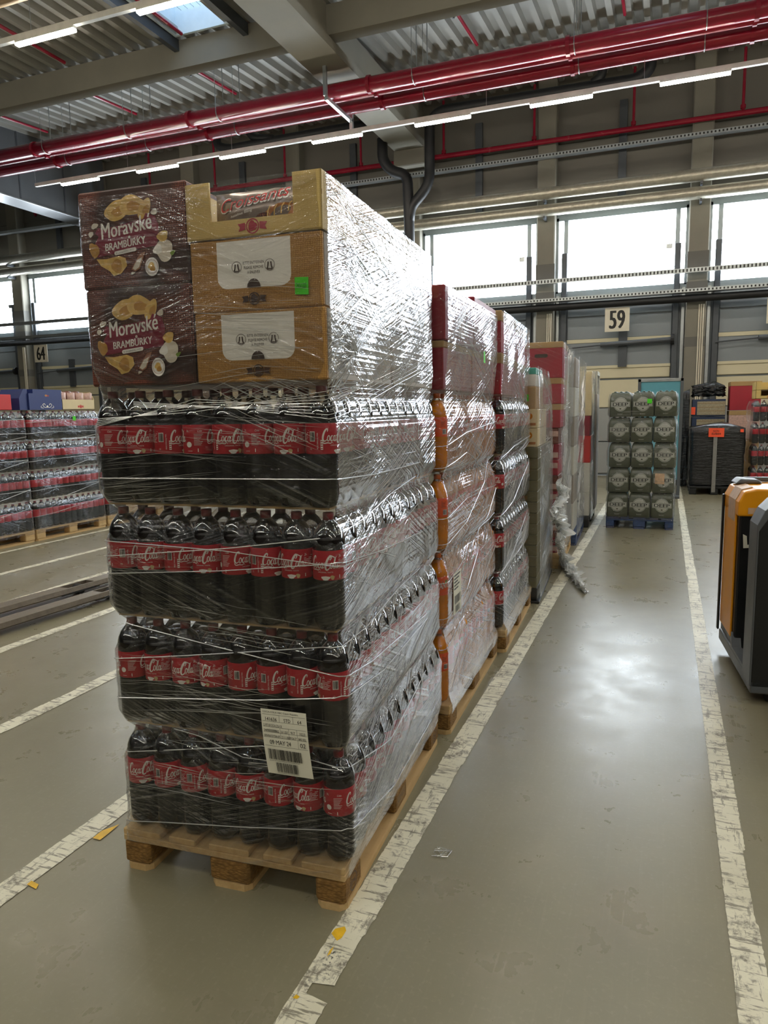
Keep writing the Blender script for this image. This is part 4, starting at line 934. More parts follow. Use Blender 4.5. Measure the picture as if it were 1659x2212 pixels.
build(MB().box(0, .001, 0, .15, 0, .2), 'paper', M['paper'], sl2); P = Print()
for k in range(5): P.rect(.01, .13 - (k * 31 % 7) * .008, .185 - k * .016, .192 - k * .016, M['ink'])
barcode(P, .02, .05, .11, .04, M['ink'], 21, 40); barcode(P, .03, .01, .08, .03, M['ink'], 22, 34)
build(P.mb(lambda u, v, l: (.001 + l, u, v), .00005), 'label_print', None, sl2, recalc=False)
note('tiny green note on the side of the crimson boxes', lambda u, v, l: (-.900 + l, 3.88 + u, 1.80 + v), w=.03, h=.06)
turn(mk, -.905, 3.11, 1.7); mk = mark()

# ================================================================== third pallet: cola, red boxes with tan lids
pallet('wooden pallet under the third stack of cola and red boxes', -1.69, 4.345, 'wood', 'chip')
GX0, GX1, GY0, GY1 = -1.745, -.912, 4.35, 5.55
for k in range(4):
    for j in range(12):
        bottle('cola', (GX1 - .052, GY0 + .1 * (j + .5), layer_z(k) + .003), random.uniform(0, 6.28), 'cola bottle, %s along right side of %s layer, third stack' % (ORD[j], LAYER[k]), 'cola bottles')
    bottle('cola', (GX1 - .156, GY0 + .05, layer_z(k) + .003), 1., 'cola bottle, second from right in front row of %s layer, third stack' % LAYER[k], 'cola bottles')
for i, (y0, y1) in enumerate(((4.36, 4.94), (4.96, 5.54))):
    for q in range(2):
        z0 = TOPZ + q * .247 - (i * .012); carton('snack_box', '%s %s red box with tan rim on the third stack' % (['front', 'rear'][i], ['lower', 'upper'][q]), -1.33, -.93 - .02 * i, y0, y1, z0, z0 + .245, 'redbox', 'kraft', .062, group=RG)
lv = [(.10, -1.696, -.884, 4.34, 5.55), (.14, -1.70, -.882, 4.338, 5.552)] + bottle_levels(GX0, GX1, GY0, GY1)[1:-1] + [(1.63, -1.74, -.93, 4.352, 5.545), (1.84, -1.745, -.916, 4.345, 5.555), (2.10, -1.745, -.918, 4.348, 5.555)]
F3 = Film('stretch_wrap', 'clear stretch film round the third stack of cola and red boxes', lv, seed=3)
W3 = F3.w
F3.strands([[(W3 - .3, z0), (W3, z0 + .01), (W3 + .4, z0 + .08), (W3 + 1.18, z0 + s)] for z0, s in ((.5, .3), (.85, .3), (1.2, .12), (.3, .4))], .0018)
F3.folds(380, W3 + .02, W3 + F3.d - .02, .15, 2.08, 15, (.0008, .002))
turn(mk, -.920, 4.34, 2.4); mk = mark()

# ================================================================== fourth: olive trays, printed boxes
def plastic_pallet(label, x0, y0, mat='black_plastic'):
    t = thing('plastic_pallet', label, 'pallet', (x0, y0, 0), 0, 'loaded pallets')
    build(MB().box(0, .8, 0, 1.2, .11, .15, .006), 'deck', M[mat], t)
    for x in (0, .34, .68):
        for y in (0, .53, 1.06): inst('foot', shared('pf' + mat, lambda: MB().box(0, .12, 0, .14, 0, .11, .01)), M[mat], t, (x, y, 0))
    return t
t_ = thing('plastic_pallet', 'low black slip pallet under the olive tray stack', 'pallet', (-1.68, 5.575, 0), 0, 'loaded pallets'); build(MB().box(0, .8, 0, 1.2, 0, .02, .004), 'skid', M['black_plastic'], t_); build(MB().box(.02, .78, .02, 1.18, .02, .12, .006), 'deck', M['black_plastic'], t_)
for k in range(13):
    z = .122 + k * .085; t_ = carton('cardboard_tray', 'olive cardboard tray, %s from the floor in the fourth stack' % ORD[k], -1.30, -.905, 5.59, 6.77, z, z + .0835, 'olive', tape=False, group='olive trays', cat='tray')
    build(MB().box(-.12, .12, -.5905, -.589, .02, .05), 'front_print', M['kraft_d'], t_)
OR = M['croi']
for k in range(2):
    z = 1.228 + k * .145; t_ = carton('printed_box', '%s cream box with orange fruit print in the fourth stack' % ['lower', 'upper'][k], -1.30, -.91, 5.59, 6.3, z, z + .143, 'creambox', tape=False, group='fruit print boxes')
    P = Print(); P.ell(.12, .09, .035, .03, M['orange']); P.ell(.12, .09, .02, .016, M['chipy']); P.rect(.05, .18, .02, .04, M['croi']); build(P.mb(lambda u, v, l: (u, -.355 - l, v)), 'fruit_print', None, t_, recalc=False)
carton('cardboard_box', 'plain tan carton with green note on the fourth stack', -1.30, -.93, 5.60, 6.2, 1.52, 1.69, 'kraft', group='tan cartons')
note('green sticky note on the tan carton of the fourth stack', lambda u, v, l: (-1.005 + u, 5.585 - l, 1.605 + v), w=.05, h=.05)
t_ = carton('food_tub', 'white tub with teal lid topping the fourth stack', -1.25, -.93, 5.62, 6.1, 1.692, 1.83, 'whitebox', 'teal', .05, cat='tub')
lv = [(.05, -1.69, -.872, 5.568, 6.78), (.14, -1.69, -.875, 5.568, 6.78), (1.20, -1.68, -.885, 5.575, 6.78), (1.25, -1.68, -.892, 5.575, 6.78), (1.68, -1.67, -.90, 5.578, 6.77), (1.84, -1.5, -.915, 5.6, 6.6)]
F4 = Film('stretch_wrap', 'clear stretch film round the olive tray stack', lv, seed=4)
F4.folds(220, F4.w + .02, F4.w + F4.d - .02, .15, 1.8, 17, (.0008, .002))
turn(mk, -.88, 5.57, 3.5); mk = mark()

# ================================================================== fifth and sixth: red boxes, cartons
pallet('wooden pallet under the fifth stack of red boxes', -1.69, 6.90, 'wood', 'wood')
for q, (z0, z1) in enumerate(((1.34, 1.56), (1.562, 1.80), (1.802, 2.13))):
    carton('snack_box', '%s red box with tan lid at the front of the fifth stack' % ['bottom', 'middle', 'top'][q], -1.30, -.905 - .006 * (2 - q), 6.92, 7.5, z0, z1, 'redbox', 'kraft', .055, hole=(q == 2), group=RG)
for q in range(8):
    z = .146 + q * .149; t_ = carton('snack_carton', 'dark red snack carton, %s from the floor in the fifth stack' % ORD[q], -1.30, -.93 - .006 * (q % 2), 6.93, 7.5, z, z + .147, ['redbox2', 'snack', 'redbox'][q % 3], tape=False, group='dark red snack cartons')
    P = Print(); P.rect(.10, .18, .02 + .05 * (q % 2), .07 + .05 * (q % 2), M['pink']); P.text('BON', .02, .05, .07, .04, M['white']); build(P.mb(lambda u, v, l: (u, -.285 - l, v)), 'front_print', None, t_, recalc=False)
for q in range(7):
    z = .146 + q * .275; carton('cardboard_box', 'pale grey carton, %s from the floor behind the red boxes' % ORD[q], -1.35, -.94, 7.52, 8.08, z, z + .272, 'whitebox', group='pale grey cartons')
lv = [(.10, -1.70, -.882, 6.895, 8.105), (.6, -1.69, -.89, 6.9, 8.1), (1.32, -1.69, -.905, 6.9, 8.1), (1.36, -1.69, -.89, 6.9, 8.1), (2.13, -1.69, -.888, 6.9, 8.1)]
F5 = Film('stretch_wrap', 'clear stretch film round the fifth stack of red boxes', lv, seed=5); F5.folds(240, F5.w + .02, F5.w + F5.d - .02, .15, 2.1, 18, (.001, .0024))
turn(mk, -.89, 6.9, 2.5); mk = mark()
pallet('blue painted pallet under the grey carton stack', -1.69, 8.14, 'blue_wood', 'blue_wood')
for q in range(6):
    z = .146 + q * .32; carton('cardboard_box', 'grey brown carton, %s from the floor in the sixth stack' % ORD[q], -1.35, -.93, 8.16, 8.74, z, z + .317, 'greybox' if q % 2 else 'whitebox', group='sixth stack cartons')
lv = [(.10, -1.70, -.882, 8.135, 9.345), (1.0, -1.69, -.90, 8.14, 9.34), (2.07, -1.69, -.895, 8.14, 9.34)]
F6 = Film('stretch_wrap', 'clear stretch film round the grey carton stack on blue pallet', lv, seed=6); F6.folds(200, F6.w + .02, F6.w + F6.d - .02, .15, 2.0, 19, (.001, .0024))
turn(mk, -.89, 8.14, 2.0); mk = mark()
# seventh: white bottle cartons on black pallet
plastic_pallet('black plastic pallet under the white bottle cartons', -1.68, 9.43)
for q, (z0, z1, mt, hl) in enumerate(((.152, .45, 'whitebox', True), (.452, .83, 'whitebox', True), (.832, 1.17, 'bred', False), (1.172, 1.42, 'redbox2', False), (1.422, 1.97, 'creambox', False))):
    t_ = carton('bottle_carton', ['lowest white bottle carton with hand hole on black pallet', 'second white carton with bottle drawing on black pallet', 'bright red carton above the white bottle cartons', 'pinkish red carton below the cream one in seventh stack', 'tall cream carton topping the seventh stack'][q], -1.25, -.88 - .012 * (q == 3), 9.45, 10.05, z0, z1, mt, tape=False, hole=hl, group='seventh stack cartons')
    if q == 1:
        P = Print(); P.poly([(.05, .02), (.09, .02), (.09, .11), (.077, .14), (.077, .19), (.063, .19), (.063, .14), (.05, .11)], M['greybox']); build(P.mb(lambda u, v, l: (u, -.3 - l, v)), 'bottle_drawing', None, t_, recalc=False)
    if q == 2:
        P = Print(); P.text('crisp', .06, .05, .2, .05, M['white'], rot=math.pi / 2); build(P.mb(lambda u, v, l: (u + .05, -.3 - l, v)), 'side_lettering', None, t_, recalc=False)
t_ = thing('open_crate', 'open white frame crate at the back of the seventh stack', 'crate', (-1.25, 10.08, 0.15)); build(MB().box(0, .40, 0, .55, 0, 1.55, .005), 'body', M['greybox'], t_)
for q in ((0, .03, 0, .03), (.37, .40, 0, .03), (.37, .40, .52, .55)): build(MB().box(*q, 1.55, 1.85), 'corner_post', M['whitebox'], t_)
build(MB().box(0, .4, 0, .55, 1.80, 1.85), 'top_frame', M['whitebox'], t_); build(MB().box(.03, .37, .03, .52, 1.56, 1.78), 'dark_contents', M['black'], t_)
lv = [(.10, -1.69, -.86, 9.42, 10.68), (1.2, -1.68, -.872, 9.43, 10.66), (1.45, -1.68, -.868, 9.43, 10.66), (1.98, -1.66, -.868, 9.435, 10.65)]
F7 = Film('stretch_wrap', 'clear stretch film round the white bottle carton stack', lv, seed=7); F7.folds(200, F7.w + .02, F7.w + F7.d - .02, .15, 1.9, 20, (.001, .0024))
turn(mk, -.87, 9.43, 1.5)
# loose crumpled film hanging off the fifth stack
def crumple(name, label, path, wid, seed, mat='film_loose'):
    rr = random.Random(seed); mb = MB(); v = []; K = 19; uv = []
    path = [tuple(path[i][c] + (path[i + 1][c] - path[i][c]) * k / 3 for c in range(3)) for i in range(len(path) - 1) for k in range(3)] + [path[-1]]; wid = [wid[i] + (wid[i + 1] - wid[i]) * k / 3 for i in range(len(wid) - 1) for k in range(3)] + [wid[-1]]; N = len(path)
    for i, p in enumerate(path):
        for k in range(K):
            a = k / (K - 1) - .5; w = wid[i]
            v.append((p[0] + abs(rr.gauss(0, .035)) * min(1.4, w / .15), p[1] + a * w + rr.gauss(0, .03) * w / .2, max(.004, p[2] + abs(rr.gauss(0, .03))))); uv.append((a, i * .2))
    mb.add(v, [(i * K + k, i * K + k + 1, (i + 1) * K + k + 1, (i + 1) * K + k) for i in range(N - 1) for k in range(K - 1)]); mb.uv = uv
    o = tag(build(mb, name, M[mat], recalc=False), label, 'plastic film')
    g = MB()
    for q in range(160):
        i0 = rr.randrange(0, N - 4); P = [(path[i][0] + .02 + rr.gauss(0, .02), path[i][1] + rr.uniform(-.5, .5) * wid[i], max(.006, path[i][2] + rr.gauss(0, .02))) for i in range(i0, min(N, i0 + 8))]
        g.tube(P, rr.uniform(.0012, .003), 4, False)
    tag(build(g, 'film_shreds', M['strand'], o, recalc=False), kind='stuff'); return o
pth = [on_x(1200 + 8 * math.sin(i * 1.1), 1050 + i * 14, -.862) for i in range(9)] + [on_x(1200 + i * 3, 1165 + i * 10, -.85) for i in range(4)] + [on_z(1212 + i * 8, 1222 + i * 9.5, .012) for i in range(7)]
crumple('loose_film', 'crumpled loose film hanging from the fifth stack onto the floor', pth, [.1, .2, .28, .32, .34, .34, .32, .3, .24, .16, .14, .12, .1, .22, .22, .2, .18, .14, .1, .05], 3)
p = on_z(955, 1842, .004); g = MB(); rr = random.Random(5)
for k in range(4): g.tube([(p[0] + rr.uniform(-.03, .03), p[1] + rr.uniform(-.03, .03), .003 + .004 * rr.random()) for _ in range(6)], .0011, 4)
tag(build(g, 'film_scrap', M['strand'], recalc=False), 'small twisted scrap of clear film on the open floor', 'plastic scrap')

# ================================================================== green beer packs in the aisle
pallet('blue painted pallet under the green beer packs', -.674, 9.50, 'blue_wood', 'blue_wood')
def pack_mesh():
    mb = MB(); mb.smooth = True; w, d = .130, .194; v = []; R = []
    for z, ix in ((0, .006), (.015, 0), (.22, 0), (.265, .008), (.30, .022)):
        ring = []
        for k in range(32):
            a = 2 * math.pi * k / 32; c, s = math.cos(a), math.sin(a); e = .16
            x = (w - ix) * math.copysign(abs(c) ** e, c); y = (d - ix) * math.copysign(abs(s) ** e, s); ring.append((x, y, z))
        v += ring
    f = [(i * 32 + k, i * 32 + (k + 1) % 32, (i + 1) * 32 + (k + 1) % 32, (i + 1) * 32 + k) for i in range(4) for k in range(32)] + [tuple(4 * 32 + k for k in range(32))]
    return mb.add(v, f)
def deep_print():
    P = Print(); P.ell(0, .155, .082, .086, M['badge'], 0, 26); P.ring(0, .155, .075, .079, M['greenw']); P.rect(-.112, .112, .124, .186, M['badge']); P.rect(-.107, .107, .129, .181, M['greenw']); P.rect(-.104, .104, .132, .178, M['badge'])
    for s in (0, .004): P.text('DEEP', -.092 + s, .137, .18, .037, M['ink'])
    P.ell(0, .10, .012, .008, M['greenw']); P.text('beer', -.03, .03, .06, .014, M['badge']); return P
pm1 = pack_mesh().mesh('pack'); fixn(pm1); mbp = deep_print().mb(lambda u, v, l: (u, -.1945 - l, v), .0002); pm2 = mbp.mesh('deep_print')
for q in mbp.mats: pm2.materials.append(q)
pm2.polygons.foreach_set('material_index', mbp.mi)
btop = MB().lathe([(.036, 0), (.034, .012), (.018, .032), (.012, .038), (.0, .04)], 12, cap=(False, False)); btop.smooth = True; btm = btop.mesh('bt'); fixn(btm)
for k in range(5):
    for c in range(3):
        for r in range(3):
            if r and c != 2 and k != 4: continue
            x = -.674 + .008 + .131 + c * .264 + (.006 * ((k * 7 + c * 3) % 3 - 1)); y = 9.50 + .195 + r * .395
            lb = 'green beer pack, %s of three in %s row from the floor' % (['left', 'middle', 'right'][c], ORD[k]) + ('' if r == 0 else ', %s from front' % ORD[r])
            t_ = thing('beer_pack', lb, 'drinks pack', (x, y, .148 + k * .313), 0, 'green beer packs')
            inst('wrap', pm1, M['greenw'], t_, (0, 0, 0))
            if r == 0: inst('badge_print', pm2, None, t_, (0, 0, 0))
            if k == 4 or r == 0:
                for bx in (-.055, .015, .075)[:3]:
                    for by in (-.12,) if r == 0 and k < 4 else (-.12, 0, .12): inst('bottle_top', btm, M['green'], t_, (bx - .012, by, .275))
lv = [(.12, -.68, .136, 9.488, 10.71)]
for k in range(5): z = .148 + k * .313; lv += [(z + .01, -.672, .128, 9.495, 10.705), (z + .03, -.684, .138, 9.484, 10.715), (z + .21, -.684, .138, 9.484, 10.715), (z + .285, -.668, .122, 9.50, 10.70)]
F8 = Film('stretch_wrap', 'clear stretch film round the green beer packs', lv, 'film', seed=8); F8.folds(40, .02, F8.w - .02, .2, 1.7, 21, (.0008, .0016), (.02, -.03)); F8.folds(50, F8.w + .02, F8.w + 1.1, .2, 1.7, 22, (.001, .002))
note('green sticky note on the top row of beer packs', lambda u, v, l: (-.195 + u, 9.478 - l, 1.59 + v), w=.055, h=.055)
note('orange brown card behind the film on the fourth row of beer packs', lambda u, v, l: (-.05 + u, 9.485 - l, .64 + v), 'tape', .11, .13)
# teal board behind the beer packs
t_ = thing('display_board', 'tall grey framed board with a teal panel behind the beer packs', 'board', (-.46, 13.0, 0))
for x in (0, .66): build(MB().box(x, x + .05, 0, .06, 0, 1.98, .004), 'post', M['tgrey'], t_)
build(MB().box(0, .71, 0, .06, 1.93, 1.98, .004), 'top_rail', M['galv'], t_); build(MB().box(.05, .66, .02, .04, .3, 1.93), 'panel', M['tealp'], t_); build(MB().box(0, .71, -.2, .26, 0, .04, .004), 'foot', M['tgrey'], t_)

# ================================================================== black wrapped pallets at the far right
plastic_pallet('black pallet under the black wrapped load', .41, 13.52)
def blob(name, label, x0, x1, y0, y1, z0, z1, mat, seed, amp=.006, cat='wrapped load'):
    rr = random.Random(seed); mb = MB(); mb.smooth = True; N = 14; v = []; zl = [z0 + (z1 - z0) * k / 12 for k in range(13)]
    for z in zl:
        for k in range(4 * N):
            s, t = divmod(k, N); t /= N
            x, y = [(x0 + (x1 - x0) * t, y0), (x1, y0 + (y1 - y0) * t), (x1 - (x1 - x0) * t, y1), (x0, y1 - (y1 - y0) * t)][s]
            v.append((x + rr.gauss(0, amp), y + rr.gauss(0, amp), z + rr.gauss(0, amp * .6)))
    n = 4 * N; f = [(i * n + k, i * n + (k + 1) % n, (i + 1) * n + (k + 1) % n, (i + 1) * n + k) for i in range(12) for k in range(n)]
    c = len(v); v.append(((x0 + x1) / 2 + .1, (y0 + y1) / 2, z1 + .10)); f += [(12 * n + k, 12 * n + (k + 1) % n, c) for k in range(n)]
    return tag(build(mb.add(v, f), name, M[mat]), label, cat)
blob('black_wrapped_load', 'black film wrapped load with orange paper label and grey strap', .40, 1.25, 13.52, 14.7, .172, 1.14, 'blackfilm', 4)
st = tag(build(MB().box(-.03, .03, -.004, 0, -1.05, 0), 'tape_strap', M['bag'], loc=(.79, 13.475, 1.1)), 'grey tape strap hanging down the black wrapped load', 'strap')
note('orange paper label with two printed lines on the black load', lambda u, v, l: (.80 + u, 13.465 - l, 1.07 + v), 'orange_note', .24, .15); P = Print(); P.text('NON', -.05, .01, .09, .03, M['ink']); P.text('EU/B004', -.07, -.04, .14, .035, M['ink']); build(P.mb(lambda u, v, l: (.80 + u, 13.463 - l, 1.07 + v), .0003, .006), 'printed_lines', None, bpy.data.objects[[o.name for o in bpy.data.objects if o.get('label', '').startswith('orange paper')][0]], recalc=False)
note('small orange square label at right top of the black load', lambda u, v, l: (1.19 + u, 13.465 - l, 1.10 + v), 'orange_note', .05, .05)
for q in range(5):
    t_ = carton('plastic_crate', 'navy plastic crate of packs, %s from the floor behind the black load' % ORD[q], .45, 1.02, 14.9, 15.4, q * .33, q * .33 + .32, 'navyplastic', tape=False, group='navy crates', cat='crate'); build(MB().box(-.2, .28, -.262, -.25, .03, .28), 'pack_window', M['beige'], t_); P = Print()
    for a in range(3): P.rect(-.2, .28, .10 + a * .07, .108 + a * .07, M['kraft_d'])
    build(P.mb(lambda u, v, l: (u, -.262 - l, v)), 'pack_lines', None, t_, recalc=False)
note('orange label on the navy crates at left', lambda u, v, l: (.47 + u, 14.88 - l, 1.43 + v), 'orange_note', .07, .14); note('red label on the edge of the navy crates', lambda u, v, l: (.385 + u, 14.88 - l, 1.40 + v), 'redbox', .04, .12)
blob('black_bag', 'black plastic sheet bundled on top of the tall navy load', .47, 1.0, 14.98, 15.5, 1.70, 1.88, 'blackfilm', 9, .018, 'plastic sheet'); blob('black_wrapped_load', 'tall black wrapped load at left behind the navy crates', .22, .40, 14.8, 15.6, .02, 1.75, 'blackfilm', 11, .006)
pallet('wooden pallet under the far right cola stack', 1.37, 13.5, 'wood', 'chip')
for k in range(4):
    for i in range(9):
        x, y = (1.40 + i * .1, 13.55) if i < 5 else (1.40, 13.55 + (i - 4) * .1); bottle('far', (x, y, layer_z(k) - .012 + .015), i, 'cola bottle, %s in %s layer of the far right stack' % (ORD[i], LAYER[k]), 'cola bottles', False)
F9 = Film('stretch_wrap', 'clear stretch film round the far right cola stack', [(.1, 1.34, 2.2, 13.49, 14.7)] + bottle_levels(1.35, 2.19, 13.49, 14.7)[1:], seed=9)
croissant_tray('pale yellow tray on the far right cola stack, lower of two', 1.37, 1.80, 13.52, 14.1, TOPZ + .01, TOPZ + .15, 'far right trays', cutout=True); croissant_tray('pale yellow tray on the far right cola stack, upper of two', 1.37, 1.80, 13.52, 14.1, TOPZ + .152, TOPZ + .29, 'far right trays', cutout=True)
for q in range(2): carton('cardboard_box', '%s tan and red box behind the far right trays' % ['lower', 'upper'][q], 1.08, 1.6, 14.85, 15.4, .9 + q * .53, 1.42 + q * .53, 'pink' if q == 0 else 'redbox', 'kraft', .08, group='far right boxes')
carton('cardboard_box', 'plain kraft carton on the floor behind the far right stack', 1.08, 1.6, 14.85, 15.4, 0, .89, 'kraft', group='far right boxes')

# ================================================================== cola stacks at left
for s, (y0, js, nm) in enumerate(((5.41, range(4, 12), 'leftmost'), (6.635, range(12), 'left'), (7.87, range(4), 'farther left'))):
    pallet('wooden pallet under the %s cola stack' % nm, -8.0, y0, 'wood', 'wood')
    for k in range(4):
        for j in js: bottle('far', (-7.245, y0 + .1 * (j + .5), layer_z(k) + .003), random.uniform(0, 6.28), 'cola bottle, %s along the side of %s layer, %s stack' % (ORD[j], LAYER[k], nm), 'cola bottles', False)
        if s == 1: bottle('far', (-7.35, y0 + .05, layer_z(k) + .003), 1., 'cola bottle at the front corner of %s layer, left stack' % LAYER[k], 'cola bottles', False)
    F = Film('stretch_wrap', 'clear stretch film round the %s cola stack' % nm, [(.1, -8.01, -7.19, y0 - .005, y0 + 1.205)] + bottle_levels(-8.02, -7.193, y0 - .002, y0 + 1.202)[1:], 'film_thin', seed=20 + s)
    F.strands([[(F.w - .1, z0), (F.w + .3, z0 + .02), (F.w + 1.18, z0 + sl)] for z0, sl in ((.3, .12), (.45, .2), (.62, .02), (.8, .2), (.98, .03), (1.15, .14), (1.32, .01), (1.45, .05))], .0026)
carton('snack_box', 'red open box of snacks at the very left', -7.65, -7.21, 5.85, 6.44, TOPZ, TOPZ + .18, 'bred', tape=False)
for q in range(4):
    o = build(pillow(.2, .12, .06), 'snack_pack', M[['chipy', 'tealp', 'pink', 'chipd'][q]], loc=(-7.35 - .06 * (q % 2), 5.98 + .13 * q, TOPZ + .16), rz=.9 + q * .3); tag(o, ['yellow', 'light blue', 'pink', 'golden'][q] + ' snack pack standing in the red box at left', 'snack pack', 'snack packs at left')
t_ = thing('display_box', 'navy blue display box with pale scroll print on the left stack', 'box', (-7.21, 6.70, TOPZ), 0)
build(MB().prism([(-.005, 0), (.51, 0), (.51, .25), (.06, .25), (.06, .2), (-.005, .2)], -.38, 0, 'x'), 'body', M['bluebox'], t_); build(MB().prism([(-.13, 0), (-.005, 0), (-.005, .25), (-.06, .25), (-.13, .14)], -.38, -.02, 'x'), 'side_flap', M['bluebox'], t_)
P = Print()
for s in (-1, 1):
    P.stroke([(.27, .035), (.27 + s * .04, .03), (.27 + s * .07, .06), (.27 + s * .045, .075), (.27 + s * .03, .055)], .006, M['white']); P.stroke([(.27 + s * .06, .02), (.27 + s * .1, .03), (.27 + s * .09, .05)], .005, M['white'])
P.ell(.27, .04, .014, .014, M['white']); build(P.mb(lambda u, v, l: (l, u, v), .0003, .001), 'scroll_print', None, t_, recalc=False); P = Print(); P.ell(.26, .175, .02, .013, M['croi']); P.ell(.29, .172, .014, .010, M['redbox'])
build(P.mb(lambda u, v, l: (l, u, v), .0003, .001), 'logo_mark', None, t_, recalc=False)
t_ = thing('display_tray', 'cream display tray of brown snack bars on the left stack', 'tray', (-7.21, 7.215, TOPZ), 0); d = .56
build(MB().box(-.38, 0, 0, d, 0, .006), 'base', M['creambox'], t_); build(MB().box(-.005, 0, 0, d, 0, .13), 'front_panel', M['creambox'], t_); build(MB().box(-.385, -.38, 0, d, 0, .24), 'back_panel', M['creambox'], t_)
build(MB().prism([(-.38, 0), (0, 0), (0, .13), (-.06, .235), (-.38, .235)], 0, .005), 'side_panel', M['creambox'], t_); build(MB().prism([(-.38, 0), (0, 0), (0, .13), (-.06, .235), (-.38, .235)], d - .005, d), 'side_panel', M['creambox'], t_)
P = Print(); emblem(P, .31, .04, 1.0, M['bred']); build(P.mb(lambda u, v, l: (l, u, v), .0003, .001), 'crest_print', None, t_, recalc=False)
for q in range(10):
    o = build(pillow(.11, .14, .05, 6, 5), 'snack_bar', M['snack' if q % 3 else 'pink'], loc=(-7.26 - .09 * (q % 3), 7.25 + .05 * q + .02, TOPZ + .08 + .012 * (q % 3)), rz=1.4 + .25 * math.sin(q * 2)); tag(o, 'brown wrapped snack bar, %s from left in the cream tray' % ORD[q], 'snack bar', 'snack bars in the cream tray')
note('green note on the leftmost cola stack', lambda u, v, l: (-7.185 + l, 6.03 + u, 1.50 + v), w=.06, h=.06); note('green note on the top bottles of the left cola stack', lambda u, v, l: (-7.185 + l, 7.37 + u, 1.50 + v), w=.05, h=.055)

# ================================================================== pallet truck forks at left
pt = thing('hand_pallet_truck', 'worn steel hand pallet truck with two long forks on the floor', 'pallet truck', (-4.60, 3.3, 0), -.06)
for s, x in enumerate((-.27, .11)):
    f = MB(); pr = [(0, .05), (.012, .085), (.148, .085), (.16, .05), (.15, .04), (.01, .04)]
    y0, y1 = (0, 1.27), (1.55, 1.95)
    for a, b in (y0, y1): f.prism([(q[0] + x, q[1]) for q in pr], a, b)
    f.prism([(x, .05), (x + .012, .085), (x + .03, .085), (x + .03, .045)], 1.27, 1.55); f.prism([(x + .16, .05), (x + .148, .085), (x + .13, .085), (x + .13, .045)], 1.27, 1.55)
    build(f, 'fork', M['fork'], pt)
    build(MB().box(x + .02, x + .14, 1.2, 1.6, .028, .04), 'under_plate', M['dark_steel'], pt)
    w = MB().lathe([(.041, -.035), (.041, .035)], 18); w.v = [(v[2] + x + .08, v[0] + 1.42, v[1] + .041) for v in w.v]; build(w, 'roller', M['tyre'], pt)
build(MB().prism([(-.29, .05), (.29, .05), (.29, .2), (.15, .4), (-.15, .4), (-.29, .2)], -.12, .0), 'body', M['fork'], pt); build(MB().tube([(0, -.2, .1), (0, -.2, .45)], .05), 'pump', M['dark_steel'], pt)
build(MB().tube([(0, -.2, .4), (0, -.35, 1.2)], .018), 'tiller', M['dark_steel'], pt)
for x in (-.07, .07): w = MB().lathe([(.09, -.025), (.09, .025)], 18); w.v = [(v[2] + x, v[0] - .2, v[1] + .09) for v in w.v]; build(w, 'steer_wheel', M['tyre'], pt)

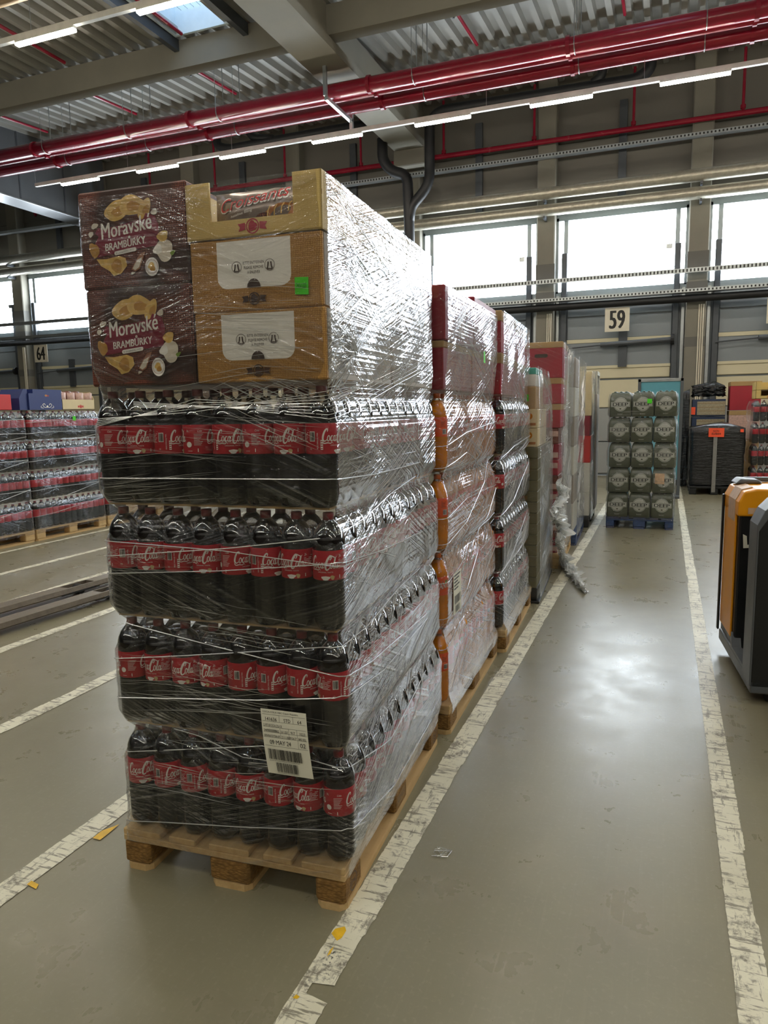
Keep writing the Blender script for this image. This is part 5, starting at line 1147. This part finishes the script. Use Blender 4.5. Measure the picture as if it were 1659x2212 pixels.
# ================================================================== yellow ride-on truck at right
T = thing('ride_on_truck', 'yellow and black ride-on pallet truck at the right edge', 'truck', (.445, 3.95, 0), math.radians(5.5))
b = MB(); b.prism([(0, .09), (.0, .93), (.03, 1.0), (.11, 1.09), (.75, 1.09), (.75, .09)], 0, .17); build(b, 'backrest_block', M['tblack'], T)
b = MB(); b.prism([(-.006, .1), (-.006, .93), (.026, 1.003), (.11, 1.096), (.16, 1.096), (.04, .96), (.004, .9), (.004, .1)], -.004, .175); build(b, 'side_trim', M['tgrey'], T)
build(MB().box(.06, .12, -.006, -.002, 1.03, 1.06), 'handle_slot', M['black'], T, rz=0)
for z0, z1 in ((.12, .30), (.32, .60), (.62, .92)): build(MB().box(.12, .74, -.012, -.001, z0, z1, .004), 'cover_panel', M['tblack'], T)
build(MB().box(.26, .34, -.015, -.012, .70, .80), 'sticker', M['paper'], T)
b = MB(); b.prism([(.0, .06), (.93, .06), (.93, .13), (.0, .13)], 0, .74, 'x'); build(b, 'step_floor', M['tgrey'], T)
build(MB().prism([(.17, .13), (.55, .13), (.55, .22), (.5, .145), (.17, .145)], 0, .05, 'x'), 'step_edge', M['tgrey'], T)
b = MB(); b.prism([(.53, .10), (.95, .10), (.95, .93), (.53, .93)], .012, .72, 'x'); build(b, 'battery_block', M['tblack'], T)
build(MB().box(0, .012, .58, .92, .18, .93, .004), 'side_panel', M['tyel'], T); build(MB().box(-.012, .0, .925, .96, .12, .98, .004), 'edge_guard', M['tblack'], T)
b = MB(); b.prism([(.0, .90), (.0, .98), (.03, 1.04), (.09, 1.055), (.70, 1.055), (.72, 1.03), (.72, .90)], .515, .97); build(b, 'top_cover', M['tyel'], T)
b = MB(); b.prism([(-.002, .86), (-.002, .985), (.03, 1.046), (.085, 1.06), (.085, 1.055), (.03, 1.035), (.004, .97), (.004, .86)], .60, .80); build(b, 'torn_tape', M['tape'], T)
build(MB().prism([(.03, 1.055), (.06, 1.085), (.16, 1.08), (.18, 1.058)], .80, .97), 'grip_pad', M['tgrey'], T); build(MB().box(.1, .72, .93, .965, 1.06, 1.085, .004), 'top_bar', M['tgrey'], T)
P = Print(); P.poly([(.03, .80), (.05, .79), (.055, .74), (.09, .745), (.09, .725), (.035, .72)], M['paper']); P.rect(.05, .11, .915, .95, M['tape']); build(P.mb(lambda u, v, l: (u, .526 - l - .012, v), .0004, .001), 'worn_sticker', None, T, recalc=False)
for y in (.08, .75): w = MB().lathe([(.06, -.03), (.06, .03)], 16); w.v = [(v[2] + .12, v[0] + y, v[1] + .06) for v in w.v]; build(w, 'wheel', M['tyre'], T)
for o in T.children:
    if o.name.split('.')[0] in ('backrest_block', 'battery_block', 'top_cover', 'side_trim', 'grip_pad', 'step_floor', 'side_panel'):
        bv = o.modifiers.new('rounding', 'BEVEL'); bv.width = .010; bv.segments = 3; bv.limit_method = 'ANGLE'
